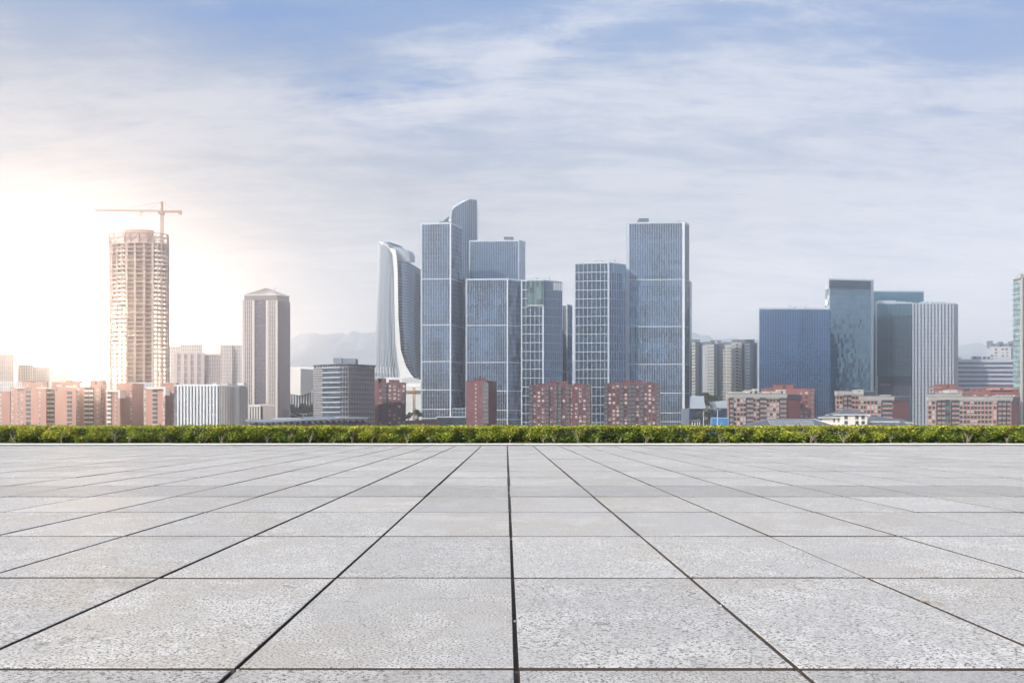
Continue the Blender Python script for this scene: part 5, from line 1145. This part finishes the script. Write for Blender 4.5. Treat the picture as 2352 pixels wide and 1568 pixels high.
# ------------------------------------------------------------------ small things at the hedge line
def villa():
    Y = 300; X = lambda px: P(px, Y)[0]; t = thing('villa', 'white villa with a slate pyramid roof and paired slit windows, just above the hedge', 'villa', (X(1955), Y+5, GZ), 'white villas behind the hedge')
    def hip(a, b, ye, ya, y0, y1, oh, parent, ridge=0.0):
        r = MB(); x0, x1 = P(a, y0)[0]-oh, P(b, y0)[0]+oh; ze = Z(ye, y0); za = Z(ya, (y0+y1)/2); xm, ym = (x0+x1)/2, (y0+y1)/2; h = (x1-x0)/2*ridge
        c = [(x0, y0-oh, ze), (x1, y0-oh, ze), (x1, y1+oh, ze), (x0, y1+oh, ze)]; r1, r2 = (xm-h, ym, za), (xm+h, ym, za)
        r.face([c[0], c[1], r2, r1], 'roof_slate', .6); r.face([c[1], c[2], r2], 'roof_slate', .3); r.face([c[2], c[3], r1, r2], 'roof_slate', .4); r.face([c[3], c[0], r1], 'roof_slate', .8)
        r.prism([(x0, y0-oh), (x1, y0-oh), (x1, y1+oh), (x0, y1+oh)], ze-.35, ze-.01, 'villa_white'); o = r.build('roof', parent)
        g = MB()
        for c_ in c: g.tube([c_, r1 if c_[0] < xm else r2], .10, 'roof_slate', 4, .1)
        g.build('ridge_seam', o)
    def block(a, b, yt, y0, y1):
        w = MB(); x0, x1 = P(a, y0)[0], P(b, y0)[0]; w.box(x0, x1, y0, y1, GZ, Z(yt, y0)-.3, 'villa_white'); w.box(x0-.12, x1+.12, y0-.12, y1, Z(yt+9.5, y0), Z(yt+8.5, y0), 'villa_white', .9); w.build('wall', t)
    block(1933.5, 1992, 952, Y, Y+12); hip(1933, 1992, 951, 937, Y, Y+12, .9, t)
    block(1909, 1934, 957.5, Y+2, Y+11); hip(1909, 1946, 957.5, 951.5, Y+2, Y+11, 1.2, t, .3)
    m = win_mesh('dark', .55, 1.35).build('tmp'); me = m.data; me.name = 'window'; bpy.data.objects.remove(m)
    for px, py in ((1941, 962.5), (1945, 962.5), (1966, 962.5), (1970, 962.5), (1980, 962.5), (1984, 962.5), (1941, 974), (1945, 974), (1966, 974), (1970, 974), (1980, 974), (1984, 974), (1916, 969), (1926, 969)):
        o = bpy.data.objects.new('window', me); COL.objects.link(o); o.parent = t; yy = Y if px > 1934 else Y+2; x, _ = P(px, yy); o.location = Vector((x, yy-.06, Z(py, yy)))-Vector(WL[t.name])
    w = MB(); x0, x1 = X(1901), X(1934); w.box(x0, x1, Y-1, Y-.8, Z(973, Y), Z(972.3, Y), 'villa_white')
    for k in range(16): x = x0+(x1-x0)*k/15; w.box(x-.08, x+.08, Y-1, Y-.8, Z(979, Y), Z(973, Y), 'villa_white')
    w.build('balustrade', t)
    t2 = thing('villa', 'lower white villa with broad slate hip roof, right of the pyramid roofed villa', 'villa', (X(2030), Y+15, GZ), 'white villas behind the hedge')
    def block2(a, b, yt, y0, y1):
        w = MB(); x0, x1 = P(a, y0)[0], P(b, y0)[0]; w.box(x0, x1, y0, y1, GZ, Z(yt, y0)-.3, 'villa_white'); w.build('wall', t2)
    block2(2004, 2056, 967, Y+8, Y+20); hip(2000, 2058, 967, 955, Y+8, Y+20, 1.0, t2, .1); hip(2040, 2092, 969.5, 961, Y+14, Y+24, .6, t2, .5)
    t3 = thing('low_roof', 'slate roof slope with flush pale panels in front of the lower villa', 'low roof', (X(2040), 230, GZ)); y = 230
    r = MB(); c = [(*P(1990, y), Z(977, y)), (*P(2100, y), Z(977, y)), (*P(2075, y+7), Z(969, y+7)), (*P(2022, y+7), Z(969, y+7))]; r.face(c, 'roof_slate'); r.prism([P(1994, y+.3), P(2096, y+.3), P(2072, y+12), P(2026, y+12)], GZ, Z(979, y), 'cornice_grey'); r.face([c[3], c[2], (c[2][0]+3, y+14, c[2][2]-1.2), (c[3][0]-3, y+14, c[3][2]-1.2)], 'roof_slate'); r.build('roof', t3)
    p = MB(); 
    for k in range(8):
        a, b = k/8+.008, (k+1)/8-.008; lo = lambda f: Vector(c[0]).lerp(Vector(c[1]), .26+.42*f); hi = lambda f: Vector(c[3]).lerp(Vector(c[2]), .10+.75*f); up = Vector((0, -.04, .06))
        p.face([lo(a).lerp(hi(a), .25)+up, lo(b).lerp(hi(b), .25)+up, lo(b).lerp(hi(b), .85)+up, lo(a).lerp(hi(a), .85)+up], 'solar_cell', r01())
    p.build('roof_panel', t3)
villa()
def solar_roof():
    Y = 250; t = thing('low_roof', 'wide grey hip roof carrying three solar panels, just above the hedge', 'low roof', (P(1810, Y)[0], Y+5, GZ))
    lo = [(*P(1700, Y), Z(979, Y)), (*P(1922, Y), Z(979, Y))]; hi = [(*P(1768, Y+10), Z(962, Y+10)), (*P(1872, Y+10), Z(962, Y+10))]; bk = [(hi[0][0]-9, Y+22, lo[0][2]), (hi[1][0]+9, Y+22, lo[0][2])]
    r = MB(); r.face([lo[0], lo[1], hi[1], hi[0]], 'roof_slate', .7); r.face([lo[1], bk[1], hi[1]], 'roof_slate', .4); r.face([bk[0], lo[0], hi[0]], 'roof_slate', .4); r.face([bk[1], bk[0], hi[0], hi[1]], 'roof_slate', .4); r.tube([hi[0], hi[1]], .12, 'roof_grey', 5)
    r.tube([lo[0], hi[0]], .1, 'roof_grey', 5); r.tube([lo[1], hi[1]], .12, 'villa_white', 5); r.build('roof', t)
    r = MB(); r.box(lo[0][0]+1, lo[1][0]-1, Y+1.2, Y+20, GZ, lo[0][2]-.02, 'cornice_grey'); r.build('wall', t)
    for a, b in ((1767, 1798.5), (1801.5, 1833), (1836, 1869)):
        s = thing('solar_panel', 'solar panel of pale gridded cells, %s of three on the wide grey hip roof' % {1767: 'left', 1801.5: 'middle', 1836: 'right'}[a], 'solar panel', (P((a+b)/2, Y+6)[0], Y+6, Z(973, Y+6)), 'solar panels on the grey hip roof')
        x0, x1 = P(a, Y+2)[0], P(b, Y+2)[0]; z0, z1 = Z(976.5, Y+1), Z(964, Y+3.4); y0, y1 = Y+.8, Y+3.4; m = MB(); nx, ny = 8, 4
        f = lambda u, v, d=0: (x0+(x1-x0)*u+.25*(1-v), y0+(y1-y0)*v-d*.35, z0+(z1-z0)*v+d*.9)
        for i in range(nx):
            for j in range(ny): m.face([f((i+.05)/nx, (j+.05)/ny, .08), f((i+.95)/nx, (j+.05)/ny, .08), f((i+.95)/nx, (j+.95)/ny, .08), f((i+.05)/nx, (j+.95)/ny, .08)], 'solar_cell', r01())
        m.build('cell', s); m = MB(); m.hexa([f(0,0,-.08), f(1,0,-.08), f(1,1,-.08), f(0,1,-.08)], [f(0,0,.05), f(1,0,.05), f(1,1,.05), f(0,1,.05)], 'villa_white'); m.build('frame', s)
        m = MB()
        for u in (.1, .5, .9): m.tube([f(u, .9, -.1), (f(u, .9)[0], f(u, .9)[1]+.5, f(u, .9)[2]-1.6)], .06, 'dark_metal', 4); m.tube([f(u, .05, -.1), (f(u, .05)[0], f(u, .05)[1]+.1, f(u, .05)[2]-.5)], .06, 'dark_metal', 4)
        m.build('stand', s)
solar_roof()
def halls():
    Y = 640; t = thing('grey_hall', 'pale grey angular hall with slanted ends on a dark glazed base, beside the tallest tower', 'hall', (P(1603, Y)[0], Y, GZ)); m = MB()
    m.prism([P(1584, Y), P(1619, Y), P(1615, Y+25), P(1586, Y+25)], Z(938, Y), Z(909, Y), 'fin_silver', inset=[P(1586, Y+1), P(1617, Y+1), P(1612, Y+25), P(1588, Y+25)]); m.build('upper_hall', t)
    w = Wall(P(1583, Y+2), P(1672, Y+4)); m = MB(); w.panes(m, 0, w.L, GZ, Z(937, Y), 30, 5, 'glass_navy'); w.box(m, 0, w.L, -24, -.05, GZ, Z(937, Y), 'render_grey'); w.box(m, 0, w.L, .02, .6, Z(939, Y), Z(937, Y), 'fin_grey'); m.build('base', t)
    m = MB(); c = [(*P(1641, Y), Z(921.5, Y)), (*P(1672, Y), Z(919, Y)), (*P(1672, Y), Z(937, Y)), (*P(1648, Y), Z(937, Y))]; m.face(c[::-1], 'fin_silver'); b = [(p[0], p[1]+18, p[2]) for p in c]
    for k in range(4): j = (k+1) % 4; m.face([c[k], c[j], b[j], b[k]], 'fin_silver', .7)
    m.build('wedge_hall', t)
    t = thing('hoarding', 'bright blue sheet hoarding beside the salmon block, under the grey hall', 'hoarding', (P(1652, 430)[0], 430, GZ)); w = Wall(P(1633, 430), P(1673, 430)); m = MB()
    for k in range(14): w.box(m, w.L*k/14+.02, w.L*(k+1)/14-.02, -.12+.06*(k % 2), .0+.06*(k % 2), GZ+1, Z(958.5, 430)+.1*(k % 3), 'blue_sheet', r01())
    m.build('sheet', t); m = MB(); w.box(m, 0, w.L, .08, .16, Z(960, 430), Z(959.2, 430), 'fin_white'); 
    for k in range(8): w.box(m, w.L*k/7-.1, w.L*k/7+.1, -.3, -.14, GZ, Z(959, 430), 'fin_white')
    m.build('post', t)
    t = thing('pavilion', 'small dark roofed pavilion on pale posts at the foot of the tallest tower', 'pavilion', (P(1599, 420)[0], 420, GZ)); m = MB(); Yp = 420
    m.prism([P(1587, Yp), P(1610, Yp), P(1610, Yp+6), P(1587, Yp+6)], Z(968, Yp), Z(964, Yp), 'roof_slate', inset=[P(1589, Yp+1), P(1608, Yp+1), P(1608, Yp+5), P(1589, Yp+5)]); m.build('roof', t); m = MB()
    for px in (1590, 1596, 1602, 1607):
        x, _ = P(px, Yp+.6); m.box(x-.2, x+.2, Yp+.5, Yp+.9, GZ, Z(968, Yp), 'villa_white')
    m.build('post', t); m = MB(); m.box(P(1590, Yp)[0], P(1607, Yp)[0], Yp+2, Yp+5, GZ, Z(968.5, Yp), 'glass_dark'); m.build('booth', t)
halls()
def lamp(px, yt, Y, label, arms=2):
    t = thing('street_lamp', label, 'street lamp', (P(px, Y)[0], Y, GZ), 'street lamps in the far gaps'); x = P(px, Y)[0]; z = Z(yt, Y)
    m = MB(); m.tube([(x, Y, GZ), (x, Y, z)], [.22, .13], 'fin_white', 6); m.build('pole', t)
    for s in ((-1, 1) if arms == 2 else (1,)): m = MB(); m.tube([(x, Y, z-.1), (x+s*1.5, Y, z+.15)], .09, 'fin_white', 5); m.box(x+s*1.1-.1, x+s*1.1+1.0*s if s > 0 else x+s*1.1+.1, Y-.25, Y+.25, z+.05, z+.3, 'fin_white') if s > 0 else m.box(x-2.1, x-1.0, Y-.25, Y+.25, z+.05, z+.3, 'fin_white'); m.build('lamp_head', t)
lamp(1648, 941, 400, 'twin armed white street lamp in front of the blue hoarding')
lamp(1616, 943, 410, 'plain white street lamp between the small pavilion and the blue hoarding', 1)
lamp(733-0, 936, 520, 'street lamp partly behind the curved canopy, left of the round cornered office', 1)
lamp(697, 951, 430, 'short street lamp in the gap under the white arena', 2)
def small_crane():
    Y = 600; x, _ = P(951, Y); t = thing('tower_crane', 'small far yellow crane mast standing in the gap left of the finned towers', 'tower crane', (x, Y, GZ)); m = MB(); lattice(m, (x, Y, GZ), (x, Y, Z(889, Y)), 1.6, 'crane_yellow', 22, .18); m.build('mast', t)
    m = MB(); lattice(m, (x-5, Y, Z(899, Y)), (x+5, Y, Z(901, Y)), .9, 'crane_yellow', 8, .15); m.build('jib', t)
mat('crane_yellow', (.55,.36,.12), .5, .1, .1, .1, .3)
small_crane()

# ------------------------------------------------------------------ trees
def leaf_cloud(centers, radii, count, size, mat_, name, parent=None, loc=None, lo=.15, hi=1.0, squash=.8):
    c = np.array(centers); r = np.array(radii); p = r**2/np.sum(r**2); idx = rng.choice(len(c), count, p=p)
    d = rng.normal(size=(count, 3)); d /= np.linalg.norm(d, axis=1)[:, None]; rad = r[idx]*rng.uniform(.35, 1.05, count)**.6
    pos = c[idx]+d*rad[:, None]*np.array([1, 1, squash]); build_leaves(pos, size, mat_, name, parent, loc, rng.uniform(lo, hi, count)); 
def build_leaves(pos, size, mat_, name, parent=None, loc=None, tone=None, up=.35):
    n = len(pos); sz = size*rng.uniform(.65, 1.25, n)
    a = rng.uniform(0, 2*pi, n); el_ = rng.uniform(-.7, .8, n); ax = np.stack([np.cos(a)*np.cos(el_), np.sin(a)*np.cos(el_), np.sin(el_)], 1)
    nr = rng.normal(size=(n, 3))*.75; nr[:, 2] += up*2; sd = np.cross(ax, nr); sd /= np.linalg.norm(sd, axis=1)[:, None]+1e-9; nn = np.cross(sd, ax)
    L = ax*sz[:, None]; Wd = sd*(sz*.27)[:, None]; fold = nn*(sz*.10)[:, None]
    v = np.empty((n, 6, 3)); v[:, 0] = pos; v[:, 1] = pos+L*.30+Wd*.85+fold; v[:, 2] = pos+L*.68+Wd*.75+fold*.8; v[:, 3] = pos+L-fold*.8; v[:, 4] = pos+L*.68-Wd*.75+fold*.8; v[:, 5] = pos+L*.30-Wd*.85+fold
    off = np.array(loc if loc is not None else (WL.get(parent.name, (0,0,0)) if parent else (0,0,0))); v -= off
    me = bpy.data.meshes.new(name); me.vertices.add(n*6); me.vertices.foreach_set('co', v.reshape(-1))
    q = np.array([[0,1,2,3], [0,3,4,5]])[None]+(np.arange(n)*6)[:, None, None]; q = q.reshape(-1)
    me.loops.add(len(q)); me.loops.foreach_set('vertex_index', q); me.polygons.add(n*2); me.polygons.foreach_set('loop_start', np.arange(n*2)*4); me.polygons.foreach_set('loop_total', np.full(n*2, 4))
    me.update(calc_edges=True); me.attributes.new('tone', 'FLOAT', 'FACE').data.foreach_set('value', np.repeat(tone if tone is not None else rng.random(n), 2)); me.materials.append(M[mat_])
    o = bpy.data.objects.new(name, me); COL.objects.link(o)
    if parent: o.parent = parent
    return o
def tree_proto(label, loc, h, w):
    t = thing('tree', label, 'tree', loc, 'trees in the gap under the arena'); b = Vector(loc); m = MB(); m.tube([b, b+Vector((.1, 0, h*.3)), b+Vector((-.1, 0, h*.6))], [h*.03, h*.022, h*.012], 'bark', 7); cs, rs = [], []
    for k in range(9):
        a = k*2.4; rr = w*(.15+.3*r01()); c = b+Vector((cos(a)*rr, sin(a)*rr, h*(.42+.45*r01()))); m.tube([b+Vector((0, 0, h*(.28+.03*k))), c], [h*.012, h*.004], 'bark', 5); cs.append(tuple(c)); rs.append(w*(.20+.12*r01()))
    m.build('trunk', t, smooth_=True); leaf_cloud(cs, rs, 1500, h*.06, 'tree_leaf', 'crown', t); return t
tp = tree_proto('bushy dark green tree, leftmost in the gap under the arena', (*P(671, 640), GZ), Z(921, 640)-GZ, 9)
def copy_tree(src, loc, s, rz, label):
    t = src.copy(); COL.objects.link(t); t.location = loc; t.scale = (s, s, s); t.rotation_euler = (0, 0, rz); t['label'] = label
    for ch in src.children: c = ch.copy(); COL.objects.link(c); c.parent = t
    return t
where = ['second tree from the mauve tower, under the arena corner', 'small round tree right below the arena point', 'taller tree near the arena columns', 'tree between the arena columns and the round cornered office', 'tree touching the round cornered office',
         'low tree in front of the arena trees, left side', 'low tree at the centre of the gap under the arena', 'low tree in the gap just above the canopy']
for k, (px, Yt, s) in enumerate([(680, 650, .9), (688, 655, .8), (697, 660, 1.05), (706, 650, .95), (716, 640, 1.0), (676, 540, .55), (693, 530, .5), (710, 535, .6)]): copy_tree(tp, (*P(px, Yt), GZ), s, k*1.3, where[k])
for k, (px, Yt, s, lb) in enumerate([(1622, 560, .75, 'green tree between the pavilion and the blue hoarding'), (1636, 570, .6, 'small tree behind the blue hoarding'), (1604, 575, .7, 'tree behind the small dark pavilion'), (1625, 690, 1.5, 'tall tree standing behind the grey hall'), (1637, 700, 1.4, 'tall tree between the grey hall and its wedge'), (938, 620, .7, 'small tree under the white podium hall, left of the finned towers'), (959, 625, .8, 'tree beside the small yellow crane mast')]):
    t = copy_tree(tp, (*P(px, Yt), GZ), s, k*2.1, lb); t['group'] = 'trees in the far gaps'
# parked cars far off under the arena
car_n = 0
def car(px, Y, col, label):
    x, _ = P(px, Y); t = thing('parked_car', label, 'car', (x, Y, GZ+2.4), 'cars parked beyond the canopy'); z = GZ+2.4; m = MB()
    m.hexa([(x-2.1,Y-.9,z+.3), (x+2.1,Y-.9,z+.3), (x+2.1,Y+.9,z+.3), (x-2.1,Y+.9,z+.3)], [(x-2.05,Y-.85,z+.85), (x+2.0,Y-.85,z+.8), (x+2.0,Y+.85,z+.8), (x-2.05,Y+.85,z+.85)], col, r01()); m.hexa([(x-1.5,Y-.8,z+.84), (x+1.3,Y-.8,z+.82), (x+1.3,Y+.8,z+.82), (x-1.5,Y+.8,z+.84)], [(x-1.0,Y-.65,z+1.4), (x+.6,Y-.65,z+1.4), (x+.6,Y+.65,z+1.4), (x-1.0,Y+.65,z+1.4)], col, .5); m.build('body', t)
    m = MB(); m.box(x-1.2, x+.95, Y-.79, Y+.79, z+.92, z+1.3, 'win_glass'); m.build('window', t)
    for sx in (-1.3, 1.3):
        m = MB(); m.tube([(x+sx, Y-.95, z+.33), (x+sx, Y-.7, z+.33)], .33, 'dark_metal', 10); m.build('wheel', t)
# car park terrace they stand on
mb = MB(); mb.prism([P(640, 560), P(740, 560), P(750, 640), P(630, 640)], GZ-.5, GZ+2.4, 'city_ground'); o = mb.build('car_park'); o['kind'] = 'structure'
for k, (px, Yc_, c, lb) in enumerate([(672, 566, 'villa_white', 'white car at the left of the car park under the arena'), (680, 568, 'roof_red', 'red car second from the left in the far car park'), (690, 566, 'villa_white', 'white car in the middle of the far car park'), (699, 569, 'roof_slate', 'dark car right of the middle white car in the far car park'), (709, 566, 'villa_white', 'white car next to the round cornered office in the far car park')]): car(px, Yc_, c, lb)

# ------------------------------------------------------------------ hedge
HY0, HY1, HT = YK+.75, YK+1.95, Z(978.5, YK+.9)
def hedge():
    root = thing('hedge', 'clipped leafy green hedge with yellow and reddish tips running the full width behind the kerb', 'hedge', (0, (HY0+HY1)/2, .04))
    def nz(x, s, ph): return np.sin(x*s+ph)+.6*np.sin(x*s*2.3+ph*2.1)+.35*np.sin(x*s*5.1+ph*.7)
    X0 = 31.0
    # front sheet of foliage: lumps and hollows
    n = 92000; x = rng.uniform(-X0, X0, n); t = rng.random(n)**.85; z = .10+t*(HT-.13+.010*nz(x, .8, 4)+.010*nz(x, 3.7, 2))
    lump = .5+.5*np.sin(x*4.3+nz(x, 1.3, 2)*1.2)*np.cos(z*7+nz(x, .9, 1)*1.5); y = HY0+.02+.34*(1-lump)**1.3+rng.exponential(.05, n)+.12*np.clip((.22-z)/.2, 0, 1)
    keep = rng.random(n) < np.clip(.04+1.1*lump, 0, 1)*np.clip((z-.06+.07*nz(x, 2.2, 5)*.5)/.22, .06, 1)
    p1 = np.stack([x, y, z], 1)[keep]
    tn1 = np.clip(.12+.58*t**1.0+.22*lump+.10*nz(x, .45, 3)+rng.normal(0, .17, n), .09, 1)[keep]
    red = rng.random(len(p1)) < (.02+.05*(np.sin(p1[:, 0]*1.1)+.6*np.sin(p1[:, 0]*2.7) > .6)); tn1[red] = rng.uniform(0, .07, red.sum())
    # top
    n = 42000; x = rng.uniform(-X0, X0, n); y = rng.uniform(HY0, HY1, n); z = HT-.035+.018*nz(x, 1.7, 1)*np.sin(y*3)+.006*nz(x, .8, 4)+.009*nz(x, 3.7, 2)+rng.normal(0, .018, n)-.05*np.clip((.12-(y-HY0))/.12, 0, 1)
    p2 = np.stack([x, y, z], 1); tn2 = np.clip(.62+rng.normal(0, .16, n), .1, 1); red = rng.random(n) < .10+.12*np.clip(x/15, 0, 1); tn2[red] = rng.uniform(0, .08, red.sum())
    # body filling: dense leaves coloured dark, painting in the shade inside
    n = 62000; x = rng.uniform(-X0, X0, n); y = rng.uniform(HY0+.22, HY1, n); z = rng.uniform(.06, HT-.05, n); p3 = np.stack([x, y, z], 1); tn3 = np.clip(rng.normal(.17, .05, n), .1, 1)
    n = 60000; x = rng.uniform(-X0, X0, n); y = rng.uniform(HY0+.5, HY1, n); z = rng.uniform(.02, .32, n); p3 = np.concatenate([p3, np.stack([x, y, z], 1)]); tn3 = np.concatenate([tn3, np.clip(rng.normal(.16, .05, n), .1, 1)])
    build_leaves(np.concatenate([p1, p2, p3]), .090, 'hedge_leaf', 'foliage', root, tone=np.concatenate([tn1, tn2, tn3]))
    protos = []
    for k in range(7):
        m = MB(); m.tube([(0, 0, 0), (random.uniform(-.03, .03), 0, .12), (random.uniform(-.08, .08), .02, .30)], [.016, .012, .008], 'bark', 6)
        for j in range(3+k % 3): s = random.choice((-1, 1)); z = .07+.06*j; m.tube([(0, 0, z), (s*.07, -.03+.03*r01(), z+.10), (s*random.uniform(.1, .2), 0, z+.24)], [.009, .006, .004], 'bark', 5)
        o = m.build('stem'); protos.append(o.data); o.data.name = 'stem'; bpy.data.objects.remove(o)
    for k in range(74):
        x = -30.5+k*.83+random.uniform(-.38, .38); o = bpy.data.objects.new('stem', protos[k % 7]); COL.objects.link(o); o.parent = root; s = random.uniform(.6, 1.2)
        o.location = Vector((x, HY0+random.uniform(.0, .32), .03))-Vector(WL[root.name]); o.scale = (s, s, s); o.rotation_euler = (0, 0, random.uniform(-.7, .7))
hedge()
# rough grass and dead leaves along the foot of the hedge
n = 9000; x = rng.uniform(-30, 30, n); y = YK+.2+rng.random(n)**1.3*.8; keep = rng.random(n) < np.clip(.35+.5*np.sin(x*.9)+.4*np.sin(x*2.3), .08, 1)
pos = np.stack([x, y, np.full(n, .03)], 1)[keep]
mb = MB()
for p in pos:
    a = random.uniform(0, 2*pi); h = random.uniform(.04, .11); w = .006; l = (cos(a)*h*.6, sin(a)*h*.6); t = r01()
    mb.face([(p[0]-w, p[1], .02), (p[0]+w, p[1], .02), (p[0]+l[0]*.5+w, p[1]+l[1]*.5, .02+h*.7), (p[0]+l[0], p[1]+l[1], .02+h)], 'grass_blade', t)
g = mb.build('grass'); tag(g, 'rough grass tufts at the foot of the hedge', 'grass', kind='stuff')
n = 2600; x = rng.uniform(-30, 30, n); y = YK+.18+rng.random(n)*.9; lf = build_leaves(np.stack([x, y, np.full(n, .045)], 1), .06, 'soil', 'leaves'); lf['kind'] = 'stuff'
# fallen leaf on the paving
def fallen():
    x, y = (2128-CX)/FP*(FP*EYE/(1385-HY)), FP*EYE/(1385-HY); t = thing('fallen_leaf', 'small curled brown leaf lying on a joint of the paving, near the right edge', 'leaf', (x, y, 0.0)); mb = MB()
    pr = [(-.032, 0, .004), (-.014, .009, .009), (.014, .009, .008), (.034, 0, .012), (.014, -.008, .009), (-.014, -.009, .007)]; c, s = cos(-.5), sin(-.5)
    q = [(x+a*c-b*s, y+a*s+b*c, z) for a, b, z in pr]; mb.face([q[0], q[1], q[2], q[3]], 'dry_leaf', .7); mb.face([q[0], q[3], q[4], q[5]], 'dry_leaf', .3); mb.build('blade', t)
    m = MB(); m.tube([q[3], (x+.055, y-.028, .004)], .0015, 'dry_leaf', 4); m.build('stalk', t)
mat('dry_leaf', (.26,.15,.055), .6, 0, .3, .1, 30)
fallen()

# ------------------------------------------------------------------ the city on the other side of the square, met only as reflections in the glass
mb = MB(); x = -620.0; rs = random.Random(11)
while x < 1500:
    w = rs.uniform(28, 75); h = rs.uniform(105, 150)*(1.0 if x < 900 else 1.1); yb = -rs.uniform(400, 470)
    if 1120 < x < 1260: h = 270; w = 60
    c = rs.choice(['stone_grey', 'brick_red', 'render_grey', 'stone_mauve', 'render_grey']); mb.box(x, x+w, yb-30, yb, -8, h, c, rs.random()); n = int(h/7)
    for j in range(n): mb.box(x+1, x+w-1, yb, yb+.3, 2+j*7, 5+j*7, 'glass_dark', .4)
    for k in range(int(w/6)): mb.box(x+k*6, x+k*6+.8, yb+.05, yb+.6, -8, h, c, .5)
    if rs.random() < .6: mb.box(x+w*.3, x+w*.6, yb-20, yb-8, h, h+6, c, .4)
    x += w+rs.choice([2, 6, 14, 30])
o = mb.build('far_city'); o['kind'] = 'stuff'; o['label'] = 'city blocks across the square, seen only as reflections in the glass'

# ------------------------------------------------------------------ haze
HZ = 0.00054
m = bpy.data.materials.new('haze'); m.use_nodes = True; nt = m.node_tree; nt.nodes.clear(); o = nt.nodes.new('ShaderNodeOutputMaterial'); pv = nt.nodes.new('ShaderNodeVolumePrincipled')
pv.inputs['Color'].default_value = (.93, .955, 1.0, 1); pv.inputs['Density'].default_value = HZ; pv.inputs['Anisotropy'].default_value = .91
nt.links.new(pv.outputs[0], o.inputs['Volume']); M['haze'] = m
mb = MB(); mb.box(-3400, 3400, -620, 3300, GZ-5, 405, 'haze'); h = mb.build('haze'); h['kind'] = 'stuff'
